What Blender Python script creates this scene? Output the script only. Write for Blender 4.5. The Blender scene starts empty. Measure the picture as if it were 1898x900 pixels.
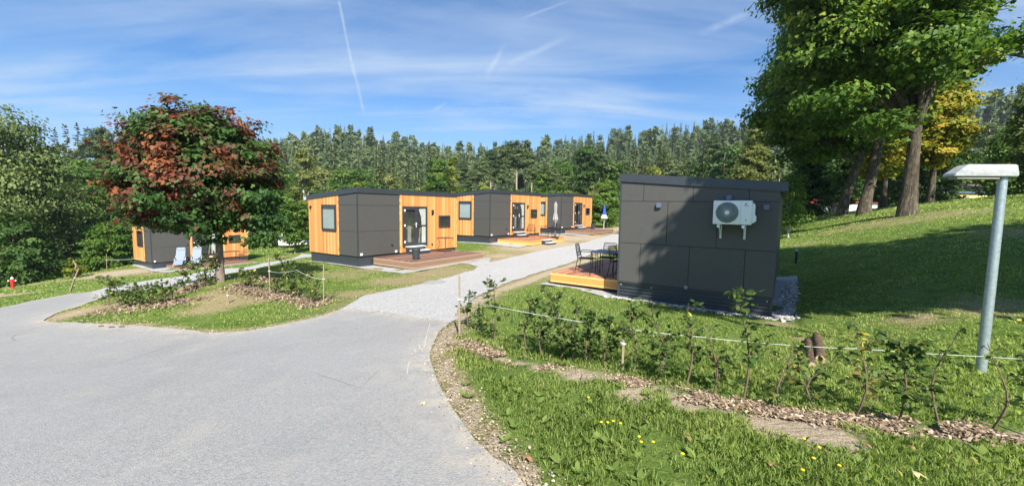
import bpy, bmesh, math, random
import numpy as np
from mathutils import Vector, Matrix
from mathutils.geometry import delaunay_2d_cdt
C = bpy.context.scene.collection
R = math.radians
PI = math.pi
random.seed(7)
rng = np.random.default_rng(11)

# ------------------------------------------------------------------ camera
CAM_F, CAM_PITCH, CAM_ROLL = 763.49, 0.0840, 0.0155      # focal length in photo pixels (1898 wide)
EYE = np.array([0.0, 0.0, 1.65])
cam_d = bpy.data.cameras.new('camera'); cam = bpy.data.objects.new('camera', cam_d); C.objects.link(cam)
cam_d.sensor_width = 36.0; cam_d.lens = 36.0 * CAM_F / 1898.0
cam_d.clip_start = 0.05; cam_d.clip_end = 5000
cp, sp, cr, sr = math.cos(CAM_PITCH), math.sin(CAM_PITCH), math.cos(CAM_ROLL), math.sin(CAM_ROLL)
fwd = Vector((0, cp, -sp)); u0 = Vector((0, sp, cp)); x0v = Vector((1, 0, 0))
right = x0v * cr + u0 * sr; up = u0 * cr - x0v * sr
M = Matrix((right, up, -fwd)).transposed().to_4x4(); M.translation = Vector(EYE)
cam.matrix_world = M
bpy.context.scene.camera = cam

# ------------------------------------------------------------------ light
SUN_AZ = R(180 - 11.0)      # clockwise from +Y
SUN_EL = R(41.0)
sd = Vector((math.sin(SUN_AZ) * math.cos(SUN_EL), math.cos(SUN_AZ) * math.cos(SUN_EL), math.sin(SUN_EL)))
sl = bpy.data.lights.new('sun', 'SUN'); sl.energy = 5.0; sl.angle = R(0.53); sl.color = (1.0, 0.94, 0.84)
so = bpy.data.objects.new('sun', sl); C.objects.link(so); so.rotation_euler = sd.to_track_quat('Z', 'Y').to_euler()
sc = bpy.context.scene
sc.view_settings.view_transform = 'Standard'; sc.view_settings.look = 'None'; sc.view_settings.gamma = 1.0
sc.view_settings.use_curve_mapping = False
sc.view_settings.exposure = 1.0
sc.cycles.max_bounces = 6; sc.cycles.transparent_max_bounces = 8
sc.cycles.diffuse_bounces = 3; sc.cycles.glossy_bounces = 2; sc.cycles.transmission_bounces = 4
sc.cycles.use_denoising = True


def pix_dir(px, py):
    xx, yy = px - 949.0, py - 450.0
    X = xx * cr + yy * sr; Y = -xx * sr + yy * cr
    v = np.array([X, CAM_F * cp - Y * sp, -CAM_F * sp - Y * cp])
    return v / CAM_F


class NT:
    """tiny node-tree helper"""
    def __init__(s, tree):
        s.t = tree; s.n = tree.nodes; s.l = tree.links
    def node(s, typ, **kw):
        n = s.n.new(typ)
        for k, v in kw.items():
            setattr(n, k, v)
        return n
    def put(s, sock, v):
        if isinstance(v, bpy.types.NodeSocket): s.l.new(v, sock)
        elif v is not None:
            if isinstance(v, (tuple, list)) and len(v) == 3 and sock.type == 'RGBA': v = (*v, 1)
            sock.default_value = v
    def math(s, op, a, b=None, c=None, clamp=False):
        n = s.node('ShaderNodeMath', operation=op, use_clamp=clamp)
        for i, v in enumerate((a, b, c)):
            if v is not None: s.put(n.inputs[i], v)
        return n.outputs[0]
    def vmath(s, op, a, b=None, out=0):
        n = s.node('ShaderNodeVectorMath', operation=op)
        s.put(n.inputs[0], a)
        if b is not None: s.put(n.inputs[1], b)
        return n.outputs['Value'] if op in ('DOT_PRODUCT', 'LENGTH') else n.outputs[0]
    def noise(s, vec, scale, detail=3, rough=0.55, dist=0.0):
        n = s.node('ShaderNodeTexNoise'); s.put(n.inputs['Vector'], vec)
        n.inputs['Scale'].default_value = scale; n.inputs['Detail'].default_value = detail
        n.inputs['Roughness'].default_value = rough; n.inputs['Distortion'].default_value = dist
        return n.outputs['Fac']
    def ramp(s, fac, stops, interp='LINEAR'):
        n = s.node('ShaderNodeValToRGB'); cr_ = n.color_ramp; cr_.interpolation = interp
        while len(cr_.elements) > 1: cr_.elements.remove(cr_.elements[-1])
        for i, (p, col) in enumerate(stops):
            e = cr_.elements[0] if i == 0 else cr_.elements.new(p)
            e.position = p; e.color = (*col, 1) if len(col) == 3 else col
        s.put(n.inputs[0], fac)
        return n.outputs[0]
    def mix(s, fac, a, b, blend='MIX'):
        n = s.node('ShaderNodeMix', data_type='RGBA', blend_type=blend)
        s.put(n.inputs[0], fac); s.put(n.inputs[6], a); s.put(n.inputs[7], b)
        return n.outputs[2]
    def maprange(s, v, a, b, c=0.0, d=1.0):
        n = s.node('ShaderNodeMapRange'); s.put(n.inputs[0], v)
        for i, q in enumerate((a, b, c, d)): n.inputs[i + 1].default_value = q
        return n.outputs[0]
    def coords(s, kind='Object', scale=None):
        o = s.node('ShaderNodeTexCoord').outputs[kind]
        if scale:
            m = s.node('ShaderNodeMapping'); s.put(m.inputs[0], o); m.inputs['Scale'].default_value = scale; o = m.outputs[0]
        return o
    def attr(s, name, out='Fac'):
        return s.node('ShaderNodeAttribute', attribute_name=name).outputs[out]
    def bump(s, h, strength=0.5, dist=0.01):
        n = s.node('ShaderNodeBump'); s.put(n.inputs['Height'], h)
        n.inputs['Strength'].default_value = strength; n.inputs['Distance'].default_value = dist
        return n.outputs[0]


def new_mat(name):
    m = bpy.data.materials.new(name); m.use_nodes = True
    nt = NT(m.node_tree); b = m.node_tree.nodes['Principled BSDF']
    return m, nt, b


def simple(name, col, rough=0.6, metal=0.0, var=0.12, scale=18, bump=0.0, spec=0.5):
    m, nt, b = new_mat(name)
    co = nt.coords('Object')
    f = nt.noise(co, scale, 4)
    c = nt.ramp(f, [(0.25, tuple(x * (1 - var) for x in col)), (0.75, tuple(min(1, x * (1 + var)) for x in col))])
    nt.put(b.inputs['Base Color'], c)
    b.inputs['Roughness'].default_value = rough; b.inputs['Metallic'].default_value = metal
    b.inputs['Specular IOR Level'].default_value = spec
    nt.put(b.inputs['Roughness'], nt.maprange(nt.noise(co, scale * 2.3, 3), 0.3, 0.7, max(0.02, rough - 0.08), min(1, rough + 0.08)))
    if bump: nt.put(b.inputs['Normal'], nt.bump(nt.noise(co, scale * 5, 4), bump, 0.01))
    return m

# ------------------------------------------------------------------ sky
world = bpy.data.worlds.new('World'); sc.world = world; world.use_nodes = True
wt = NT(world.node_tree); bg = world.node_tree.nodes['Background']
sky = wt.node('ShaderNodeTexSky', sky_type='NISHITA'); sky.sun_disc = False
sky.sun_elevation = SUN_EL; sky.sun_rotation = SUN_AZ; sky.air_density = 1.0; sky.dust_density = 0.6; sky.ozone_density = 1.6
sky.altitude = 500
dirv = wt.coords('Generated')
sep = wt.node('ShaderNodeSeparateXYZ'); wt.put(sep.inputs[0], dirv)
zz = wt.math('MAXIMUM', wt.math('ADD', sep.outputs[2], 0.10), 0.05)
cmb = wt.node('ShaderNodeCombineXYZ')
wt.put(cmb.inputs[0], wt.math('DIVIDE', sep.outputs[0], zz)); wt.put(cmb.inputs[1], wt.math('DIVIDE', sep.outputs[1], zz))
def cloud(rot, scl, off, scale, lo, hi, dist=0.6, detail=6, rough=0.6):
    mp = wt.node('ShaderNodeMapping'); wt.put(mp.inputs[0], cmb.outputs[0])
    mp.inputs['Rotation'].default_value = (0, 0, rot); mp.inputs['Scale'].default_value = scl; mp.inputs['Location'].default_value = off
    return wt.maprange(wt.noise(mp.outputs[0], scale, detail, rough, dist), lo, hi)
c1_ = cloud(R(25), (0.5, 1.3, 1), (3, 1, 0), 0.9, 0.36, 0.74)
c2_ = cloud(R(-35), (0.40, 1.7, 1), (7, 2, 0), 1.3, 0.40, 0.76, 1.1)
c3_ = cloud(0, (1, 1, 1), (1, 5, 0), 0.35, 0.35, 0.65, 0.2, 3)
cl = wt.math('ADD', wt.math('MULTIPLY', c1_, 0.74), wt.math('MULTIPLY', c2_, 0.60))
cl = wt.math('MULTIPLY', cl, wt.math('ADD', wt.math('MULTIPLY', c3_, 0.9), 0.35))
low = wt.maprange(sep.outputs[2], 0.05, 0.55, 1.15, 0.40)
cl = wt.math('MULTIPLY', cl, low)
cl = wt.math('MAXIMUM', cl, wt.math('MULTIPLY', wt.maprange(sep.outputs[2], 0.03, 0.30, .72, 0), wt.maprange(c2_, 0, 1, .65, 1)))
def contrail(pa, pb, width, strength, fade=0.12):
    a = Vector(pix_dir(*pa)).normalized(); b_ = Vector(pix_dir(*pb)).normalized()
    n = a.cross(b_).normalized(); mid = (a + b_).normalized(); along = (b_ - a).normalized()
    half = (b_ - a).length / 2
    wob = wt.math('MULTIPLY', wt.math('SUBTRACT', wt.noise(dirv, 9, 4), 0.5), width * 2.0)
    d = wt.math('ABSOLUTE', wt.math('ADD', wt.vmath('DOT_PRODUCT', dirv, tuple(n)), wob))
    m1 = wt.maprange(d, 0.0, width, 1.0, 0.0)
    t = wt.math('ABSOLUTE', wt.math('SUBTRACT', wt.vmath('DOT_PRODUCT', dirv, tuple(along)), mid.dot(along)))
    m2 = wt.maprange(t, half - fade * half, half, 1.0, 0.0)
    pat = wt.maprange(wt.noise(dirv, 30, 3), 0.3, 0.6, 0.5, 1.0)
    return wt.math('MULTIPLY', wt.math('MULTIPLY', m1, m2), wt.math('MULTIPLY', pat, strength))
for args in (((627, 0), (652, 115), 0.0040, .42, .1), ((650, 105), (675, 215), 0.0050, .38, .3), ((940, 75), (898, 150), 0.0085, .32, .8), ((1060, 0), (955, 40), 0.0035, .25, .6),
             ((920, 130), (1070, 60), 0.010, .25, .8), ((800, 205), (830, 190), 0.005, .35, .7), ((1290, 65), (1400, 20), 0.010, .3, .7)):
    cl = wt.math('ADD', cl, contrail(*args))
cl = wt.math('MINIMUM', cl, 0.82)
tint = wt.mix(1.0, sky.outputs[0], (0.44, 0.84, 1.20, 1), 'MULTIPLY')
final = wt.mix(cl, tint, (4.9, 5.9, 7.2, 1))
wt.put(bg.inputs['Color'], final); bg.inputs['Strength'].default_value = 0.068

# ------------------------------------------------------------------ terrain
def e2w(px, py, depth):
    v = pix_dir(px, py); return EYE + v * (depth / v[1])
TP = np.array([
 (0,0,0),(0,-6,.1),(6,-4,.25),(-8,-4,-.3),(10,0,.1),(4,2,-.03),(2,3,-.1),(3,5,-.27),(5.9,5.1,-.27),(1.3,4.7,-.22),(3.9,3.6,-.18),(8,4,-.1),
 (-4,4,-.46),(-8,6,-.85),(-15,12,-1.62),(-12,3,-.85),(0,5,-.30),(-3.6,8.5,-.62),(1,7.5,-.46),(-.76,5.94,-.32),(-5.3,7.5,-.80),(-10.8,9.6,-1.2),
 (-8.5,12,-.62),(-7,10.3,-.72),(-6,11.5,-.78),(-10.5,12,-.95),(-12.9,18,-1.5),(-15.3,15,-1.72),(-25,18,-2.7),(-32.8,27,-4.3),(-40,15,-4.2),(-30,8,-2.7),(-20,4,-1.5),
 (-24.7,28,-2.91),(-21.3,33.1,-2.91),(-27.6,29.9,-2.91),(-20,25,-2.6),(-27,26,-3.0),(-17,22,-2.0),
 (-6.37,16.94,-.90),(-2.98,22.0,-.90),(-9.3,18.9,-.95),(-5.9,24,-.92),(-4.3,15.6,-.88),(-1.0,20.6,-.78),(-11.3,22.7,-1.25),(-13,27,-1.7),
 (-1.36,25.04,-.53),(-4.3,27,-.6),(2.0,30.1,-.53),(0.65,23.7,-.62),(3.89,32.95,-.354),(7.3,38,-.35),(.9,34.9,-.4),
 (-2.55,8.5,-.55),(-1.03,16,-.72),(5.7,28.6,-.48),(12,38,-.3),
 (2.86,10.98,-.695),(5.81,9.02,-.70),(6.24,16.06,-.69),(9.2,14.1,-.69),(7.5,11.5,-.69),(1.0,12.5,-.70),(4,18,-.68),(3.5,8.5,-.52),
 (7.4,8.2,-.45),(8.3,10.5,-.38),(10.6,14.6,-.3),(9,17,-.3),(8,8,-.25),(10,9.5,.1),(12,12,.55),(15,15,1.15),(18.2,19,1.62),(10,6,.05),(14,8,.62),(20,12,1.55),(22.2,26,1.72),(23.8,30,1.6),(16.3,24,.35),(14,20,.3),(20,22,1.75),
 (25,18,2.3),(27.4,22,2.75),(30,15,2.7),(33,26,2.9),(28,30,2.2),(36,36,2.2),(11,27,-.2),
 (10,42,-.3),(-5,45,-.9),(-20,50,-2.6),(-45,45,-5.5),(22,45,.6),(45,40,2.6),(50,20,4),(-60,20,-6.5),(-60,-10,-5),(50,-10,3.5),(0,-30,1),(0,60,-1)], float)
def _tps_fit(P, lam=0.02):
    n = len(P); d = np.sqrt(((P[:, None, :2] - P[None, :, :2]) ** 2).sum(-1)); K = np.where(d > 0, d * d * np.log(d + 1e-9), 0)
    A = np.zeros((n + 3, n + 3)); A[:n, :n] = K + lam * np.eye(n) * n / 10; A[:n, n] = 1; A[:n, n + 1:] = P[:, :2]; A[n:, :n] = A[:n, n:].T
    return np.linalg.solve(A, np.concatenate([P[:, 2], np.zeros(3)]))
_TW = _tps_fit(TP)
def smooth(a, b, x):
    t = np.clip((x - a) / (b - a), 0, 1); return t * t * (3 - 2 * t)
RIDGE = np.array([(-70, 4), (-48, 5), (-40, 9), (-30, 27), (-22, 41), (-15, 35), (-7, 29), (0, 32), (10, 37), (20, 40), (30, 43), (50, 40), (75, 30)], float)   # azimuth deg, hill height
def height(x, y):
    x = np.asarray(x, float); y = np.asarray(y, float); sh = x.shape; x = x.ravel(); y = y.ravel()
    out = np.empty_like(x)
    for i in range(0, len(x), 20000):
        a, b = x[i:i + 20000], y[i:i + 20000]
        d2 = (a[:, None] - TP[None, :, 0]) ** 2 + (b[:, None] - TP[None, :, 1]) ** 2
        K = 0.5 * d2 * np.log(d2 + 1e-9)
        z = K @ _TW[:len(TP)] + _TW[len(TP)] + a * _TW[-2] + b * _TW[-1]
        r = np.hypot(a, b); az = np.degrees(np.arctan2(a, b))
        base = -1.5 + 0.035 * np.clip(a, -60, 60)
        rh = np.interp(az, RIDGE[:, 0], RIDGE[:, 1])
        front = smooth(125, 345, r) * smooth(-60, 60, b + 20)
        far = base + (rh - 2) * front
        z = z + (far - z) * smooth(44, 80, r)
        out[i:i + 20000] = z
    return out.reshape(sh)
def hz(x, y): return float(height(np.array([x]), np.array([y]))[0])
def gp(px, py, tmax=300):
    """photo pixel -> point on the ground"""
    v = pix_dir(px, py); ts = np.concatenate([np.linspace(0.5, 60, 1200), np.linspace(60.2, tmax, 600)])
    P = EYE[None] + v[None] * ts[:, None]; d = P[:, 2] - height(P[:, 0], P[:, 1])
    k = np.argmax(d < 0)
    if d[k] >= 0: return P[-1]
    t0, t1, d0, d1 = ts[k - 1], ts[k], d[k - 1], d[k]
    return EYE + v * (t0 + (t1 - t0) * d0 / (d0 - d1))
def g2(px, py): p = gp(px, py); return (float(p[0]), float(p[1]))

def in_poly(x, y, poly):
    x = np.asarray(x); y = np.asarray(y); ins = np.zeros(x.shape, bool); n = len(poly); j = n - 1
    for i in range(n):
        xi, yi = poly[i]; xj, yj = poly[j]
        c = ((yi > y) != (yj > y)) & (x < (xj - xi) * (y - yi) / ((yj - yi) or 1e-12) + xi); ins ^= c; j = i
    return ins
def dist_line(x, y, line):
    d = np.full(np.shape(x), 1e9)
    for (x1, y1), (x2, y2) in zip(line[:-1], line[1:]):
        dx, dy = x2 - x1, y2 - y1; L = dx * dx + dy * dy + 1e-12
        t = np.clip(((x - x1) * dx + (y - y1) * dy) / L, 0, 1)
        d = np.minimum(d, np.hypot(x - x1 - t * dx, y - y1 - t * dy))
    return d
_lat = rng.random((256, 256))
def vnoise(x, y, s, oct=3):
    out = 0; amp = 1; tot = 0
    for o in range(oct):
        u = np.asarray(x) * s + 37.3 * o; v = np.asarray(y) * s + 11.7 * o
        iu = np.floor(u).astype(int); iv = np.floor(v).astype(int); fu = u - iu; fv = v - iv
        fu = fu * fu * (3 - 2 * fu); fv = fv * fv * (3 - 2 * fv)
        a = _lat[iu % 256, iv % 256]; b = _lat[(iu + 1) % 256, iv % 256]; c = _lat[iu % 256, (iv + 1) % 256]; d = _lat[(iu + 1) % 256, (iv + 1) % 256]
        out = out + amp * ((a * (1 - fu) + b * fu) * (1 - fv) + (c * (1 - fu) + d * fu) * fv); tot += amp; amp *= .5; s *= 2.1
    return out / tot
def roughen(line, step=0.25, amp=0.05, seed=0, closed=False):
    """resample a polyline and make its edge uneven"""
    pts = list(line) + ([line[0]] if closed else []); out = []
    for (x1, y1), (x2, y2) in zip(pts[:-1], pts[1:]):
        L = math.hypot(x2 - x1, y2 - y1); n = max(1, min(400, int(L / step))); nx, ny = -(y2 - y1) / (L or 1), (x2 - x1) / (L or 1)
        for k in range(n):
            t = k / n; x = x1 + (x2 - x1) * t; y = y1 + (y2 - y1) * t
            o = (float(vnoise(np.array([x * 1.0 + seed]), np.array([y * 1.0]), 1.7, 3)[0]) - .5) * 2 * amp
            out.append((x + nx * o, y + ny * o))
    if not closed: out.append(pts[-1])
    return out
def curve_pts(pts, n=6):
    """Catmull-Rom through the points"""
    P = [np.array(p, float) for p in pts]; out = []
    for i in range(len(P) - 1):
        p0 = P[max(i - 1, 0)]; p1 = P[i]; p2 = P[i + 1]; p3 = P[min(i + 2, len(P) - 1)]
        for k in range(n):
            t = k / n
            out.append(tuple(0.5 * ((2 * p1) + (-p0 + p2) * t + (2 * p0 - 5 * p1 + 4 * p2 - p3) * t * t + (-p0 + 3 * p1 - 3 * p2 + p3) * t ** 3)))
    out.append(tuple(P[-1])); return out

# ------------------------------------------------------------------ mesh helpers
def mesh_obj(name, verts, faces, mat=None, parent=None, smooth_=False, attrs=None):
    me = bpy.data.meshes.new(name)
    verts = np.asarray(verts, np.float32)
    if isinstance(faces, np.ndarray):
        nf, k = faces.shape; me.vertices.add(len(verts)); me.vertices.foreach_set('co', verts.ravel())
        me.loops.add(nf * k); me.loops.foreach_set('vertex_index', faces.astype(np.int32).ravel())
        me.polygons.add(nf); me.polygons.foreach_set('loop_start', np.arange(0, nf * k, k, dtype=np.int32))
        me.polygons.foreach_set('loop_total', np.full(nf, k, np.int32)); me.update(calc_edges=True)
    else:
        me.from_pydata([tuple(v) for v in verts], [], faces); me.update()
    if attrs:
        for an, av in attrs.items():
            a = me.attributes.new(an, 'FLOAT', 'POINT'); a.data.foreach_set('value', np.asarray(av, np.float32))
    if mat: me.materials.append(mat)
    if smooth_: me.polygons.foreach_set('use_smooth', np.ones(len(me.polygons), bool))
    o = bpy.data.objects.new(name, me); C.objects.link(o)
    if parent: o.parent = parent
    return o
def tag(o, label=None, cat=None, group=None, kind=None):
    if label: o['label'] = label
    if cat: o['category'] = cat
    if group: o['group'] = group
    if kind: o['kind'] = kind
    return o
def thing(name, label, cat, loc=(0, 0, 0), rz=0.0, group=None):
    o = bpy.data.objects.new(name, None); C.objects.link(o); o.location = loc; o.rotation_euler = (0, 0, rz); o.empty_display_size = .2
    return tag(o, label, cat, group)
class B:
    """collects shapes and links them as one mesh"""
    def __init__(s): s.bm = bmesh.new()
    def box(s, x0, x1, y0, y1, z0, z1, bev=0.0, rot=None, loc=None):
        if x0 > x1: x0, x1 = x1, x0
        if y0 > y1: y0, y1 = y1, y0
        vs = [s.bm.verts.new(p) for p in ((x0, y0, z0), (x1, y0, z0), (x1, y1, z0), (x0, y1, z0), (x0, y0, z1), (x1, y0, z1), (x1, y1, z1), (x0, y1, z1))]
        fs = [s.bm.faces.new([vs[i] for i in f]) for f in ((0, 3, 2, 1), (4, 5, 6, 7), (0, 1, 5, 4), (1, 2, 6, 5), (2, 3, 7, 6), (3, 0, 4, 7))]
        if bev:
            es = list({e for f in fs for e in f.edges})
            r = bmesh.ops.bevel(s.bm, geom=es, offset=bev, segments=2, affect='EDGES', profile=.6)
            vs = list({v for f in r['faces'] for v in f.verts} | {v for v in vs if v.is_valid})
        if rot is not None: bmesh.ops.transform(s.bm, matrix=rot, verts=[v for v in vs if v.is_valid])
        if loc is not None: bmesh.ops.translate(s.bm, vec=loc, verts=[v for v in vs if v.is_valid])
        return s
    def prism(s, pts, off):
        """pts: 3D polygon, off: extrusion vector"""
        a = [s.bm.verts.new(p) for p in pts]; b = [s.bm.verts.new(Vector(p) + Vector(off)) for p in pts]
        s.bm.faces.new(a[::-1]); s.bm.faces.new(b); n = len(a)
        for i in range(n): s.bm.faces.new((a[i], a[(i + 1) % n], b[(i + 1) % n], b[i]))
        return s
    def tube(s, pts, rad, seg=8, cap=True):
        pts = [Vector(p) for p in pts]; rads = rad if isinstance(rad, (list, tuple)) else [rad] * len(pts); rings = []
        prev = None
        for i, p in enumerate(pts):
            d = (pts[min(i + 1, len(pts) - 1)] - pts[max(i - 1, 0)]).normalized()
            if prev is None: a = d.orthogonal().normalized()
            else:
                a = (prev - d * prev.dot(d))
                a = a.normalized() if a.length > 1e-6 else d.orthogonal().normalized()
            prev = a; b = d.cross(a)
            rings.append([s.bm.verts.new(p + (a * math.cos(2 * PI * k / seg) + b * math.sin(2 * PI * k / seg)) * rads[i]) for k in range(seg)])
        for r0, r1 in zip(rings[:-1], rings[1:]):
            for k in range(seg): s.bm.faces.new((r0[k], r0[(k + 1) % seg], r1[(k + 1) % seg], r1[k]))
        if cap: s.bm.faces.new(rings[0][::-1]); s.bm.faces.new(rings[-1])
        return s
    def lathe(s, prof, c=(0, 0, 0), seg=20):
        rings = [[s.bm.verts.new((c[0] + r * math.cos(2 * PI * k / seg), c[1] + r * math.sin(2 * PI * k / seg), c[2] + z)) for k in range(seg)] for r, z in prof]
        for r0, r1 in zip(rings[:-1], rings[1:]):
            for k in range(seg): s.bm.faces.new((r0[k], r0[(k + 1) % seg], r1[(k + 1) % seg], r1[k]))
        s.bm.faces.new(rings[0][::-1]); s.bm.faces.new(rings[-1]); return s
    def build(s, name, mat, parent=None, smooth_=False, mir=1):
        if mir < 0: bmesh.ops.scale(s.bm, vec=(1, -1, 1), verts=s.bm.verts)
        bmesh.ops.recalc_face_normals(s.bm, faces=s.bm.faces)
        me = bpy.data.meshes.new(name); s.bm.to_mesh(me); s.bm.free(); me.materials.append(mat)
        if smooth_:
            me.polygons.foreach_set('use_smooth', np.ones(len(me.polygons), bool))
            try: me.set_sharp_from_angle(angle=R(35))
            except Exception: pass
        o = bpy.data.objects.new(name, me); C.objects.link(o)
        if parent: o.parent = parent
        return o
def copy_tree(o, parent=None):
    c = o.copy(); C.objects.link(c)
    if parent: c.parent = parent
    for ch in list(o.children): copy_tree(ch, c)
    return c

# ------------------------------------------------------------------ materials
def m_ground():
    m, nt, b = new_mat('meadow_soil'); co = nt.coords('Object')
    big = nt.noise(co, 0.35, 4); mid = nt.noise(co, 2.2, 5, .6); fine = nt.noise(co, 38, 5, .7)
    g = nt.ramp(nt.math('ADD', nt.math('MULTIPLY', mid, .5), nt.math('MULTIPLY', fine, .5)),
                [(0.32, (.045, .085, .014)), (0.48, (.100, .160, .028)), (0.62, (.160, .215, .050)), (0.75, (.26, .26, .11))])
    dry = nt.ramp(fine, [(0.3, (.10, .11, .035)), (0.45, (.24, .20, .095)), (0.6, (.38, .31, .18)), (0.75, (.52, .44, .29))])
    soil = nt.ramp(nt.noise(co, 60, 5, .75), [(0.3, (.22, .165, .105)), (0.5, (.40, .325, .225)), (0.72, (.60, .52, .40))])
    d = nt.math('ADD', nt.attr('dry'), nt.math('MULTIPLY', nt.math('SUBTRACT', nt.noise(co, 5, 5, .7), .5), 1.1))
    c = nt.mix(nt.maprange(d, .35, .75), g, dry)
    s = nt.math('ADD', nt.attr('soil'), nt.math('MULTIPLY', nt.math('SUBTRACT', nt.noise(co, 9, 4, .7), .5), .55))
    c = nt.mix(nt.maprange(s, .4, .65), c, soil)
    nt.put(b.inputs['Base Color'], c); b.inputs['Roughness'].default_value = .95; b.inputs['Specular IOR Level'].default_value = .15
    h = nt.math('ADD', nt.math('MULTIPLY', fine, .6), nt.noise(co, 9, 3))
    nt.put(b.inputs['Normal'], nt.bump(h, .9, .05)); return m
def m_asphalt():
    m, nt, b = new_mat('worn_asphalt'); co = nt.coords('Object')
    f1 = nt.noise(co, 85, 3, .85); f2 = nt.noise(co, 34, 4, .75); big = nt.noise(co, .45, 4, .55); mid = nt.noise(co, 2.4, 5, .6)
    v = nt.node('ShaderNodeTexVoronoi'); nt.put(v.inputs['Vector'], co); v.inputs['Scale'].default_value = 95
    a = nt.math('ADD', nt.math('MULTIPLY', f1, .55), nt.math('MULTIPLY', f2, .45))
    c = nt.ramp(a, [(.31, (.11, .108, .105)), (.45, (.245, .242, .236)), (.56, (.32, .317, .31)), (.70, (.50, .49, .47))])
    c = nt.mix(nt.maprange(big, .3, .7, 0, .34), c, (.33, .335, .34, 1))
    c = nt.mix(nt.maprange(mid, .54, .76, 0, .45), c, (.40, .375, .33, 1))
    c = nt.mix(nt.maprange(nt.noise(co, 1.1, 5, .62), .52, .72, 0, .22), c, (.165, .17, .18, 1))
    # pale dusty rims: attribute comes from the real edge distance
    c = nt.mix(nt.math('MULTIPLY', nt.attr('dust'), nt.maprange(nt.noise(co, 6, 5, .7), .35, .65)), c, (.46, .41, .33, 1))
    # thin cracks
    w = nt.node('ShaderNodeTexVoronoi', feature='DISTANCE_TO_EDGE'); 
    wc = nt.vmath('ADD', co, nt.node('ShaderNodeTexNoise').outputs['Color']); nt.put(w.inputs['Vector'], wc); w.inputs['Scale'].default_value = .28
    crack = nt.math('MULTIPLY', nt.maprange(w.outputs['Distance'], 0, .004, 1, 0), nt.maprange(nt.noise(co, .8, 2), .5, .62))
    c = nt.mix(nt.math('MULTIPLY', crack, .5), c, (.09, .09, .09, 1))
    nt.put(b.inputs['Base Color'], c); b.inputs['Roughness'].default_value = .88; b.inputs['Specular IOR Level'].default_value = .25
    nt.put(b.inputs['Normal'], nt.bump(nt.math('ADD', f1, nt.math('MULTIPLY', v.outputs['Distance'], -1.2)), .55, .006)); return m
def m_gravel(name, dark, lite, scale=70):
    m, nt, b = new_mat(name); co = nt.coords('Object')
    v = nt.node('ShaderNodeTexVoronoi'); nt.put(v.inputs['Vector'], co); v.inputs['Scale'].default_value = scale
    sepc = nt.node('ShaderNodeSeparateColor'); nt.put(sepc.inputs[0], v.outputs['Color'])
    c = nt.ramp(sepc.outputs[0], [(0, dark), (1, lite)])
    c = nt.mix(nt.maprange(v.outputs['Distance'], .35, .75, 0, .6), c, tuple(x * .45 for x in dark))
    c = nt.mix(nt.maprange(nt.noise(co, 1.6, 5, .65), .5, .75, 0, .35), c, (.36, .31, .24, 1))
    nt.put(b.inputs['Base Color'], c); b.inputs['Roughness'].default_value = .9; b.inputs['Specular IOR Level'].default_value = .2
    nt.put(b.inputs['Normal'], nt.bump(v.outputs['Distance'], .9, .012)); b.inputs['Normal']
    return m
def m_planks(name, cols, width=.11, axis=0, rough=.6, groove=.006, grain=(3, 3, 60), knot=True, axis_grain=None):
    """boards side by side along object axis `axis` (0 x, 1 y, 2 z): each board its own tone"""
    m, nt, b = new_mat(name); co = nt.coords('Object'); sp_ = nt.node('ShaderNodeSeparateXYZ'); nt.put(sp_.inputs[0], co)
    if axis == 'h':
        u = nt.math('ADD', sp_.outputs[0], sp_.outputs[1])
    else: u = sp_.outputs[axis]
    q = nt.math('DIVIDE', u, width); idx = nt.math('FLOOR', q); fr = nt.math('SUBTRACT', q, idx)
    wn = nt.node('ShaderNodeTexWhiteNoise', noise_dimensions='1D'); nt.put(wn.inputs['W'], idx)
    stretch = {0: (1, 14, 14), 1: (14, 1, 14), 2: (14, 14, 1)}[2 if axis_grain is None else axis_grain]
    mp = nt.node('ShaderNodeMapping'); nt.put(mp.inputs[0], co); mp.inputs['Scale'].default_value = stretch
    cb = nt.node('ShaderNodeCombineXYZ'); nt.put(cb.inputs[0], nt.math('MULTIPLY', wn.outputs['Value'], 40)); nt.put(cb.inputs[1], nt.math('MULTIPLY', wn.outputs['Value'], 23))
    gr = nt.noise(nt.vmath('ADD', mp.outputs[0], cb.outputs[0]), 2.2, 5, .65, .4)
    f = nt.math('ADD', nt.math('MULTIPLY', wn.outputs['Value'], .62), nt.math('MULTIPLY', gr, .42))
    c = nt.ramp(f, [(.18, cols[0]), (.5, cols[1]), (.82, cols[2])])
    if knot:
        kn = nt.node('ShaderNodeTexVoronoi'); nt.put(kn.inputs['Vector'], co); kn.inputs['Scale'].default_value = 4.5
        c = nt.mix(nt.maprange(kn.outputs['Distance'], .04, .085, .75, 0), c, tuple(x * .35 for x in cols[0]))
    edge = nt.math('MINIMUM', fr, nt.math('SUBTRACT', 1, fr)); gv = nt.maprange(edge, 0, groove / width, 1, 0)
    c = nt.mix(nt.math('MULTIPLY', gv, .75), c, tuple(x * .18 for x in cols[0]))
    nt.put(b.inputs['Base Color'], c); b.inputs['Roughness'].default_value = rough; b.inputs['Specular IOR Level'].default_value = .3
    nt.put(b.inputs['Normal'], nt.bump(nt.math('SUBTRACT', nt.math('MULTIPLY', gr, .15), gv), .7, .008)); return m
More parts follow.
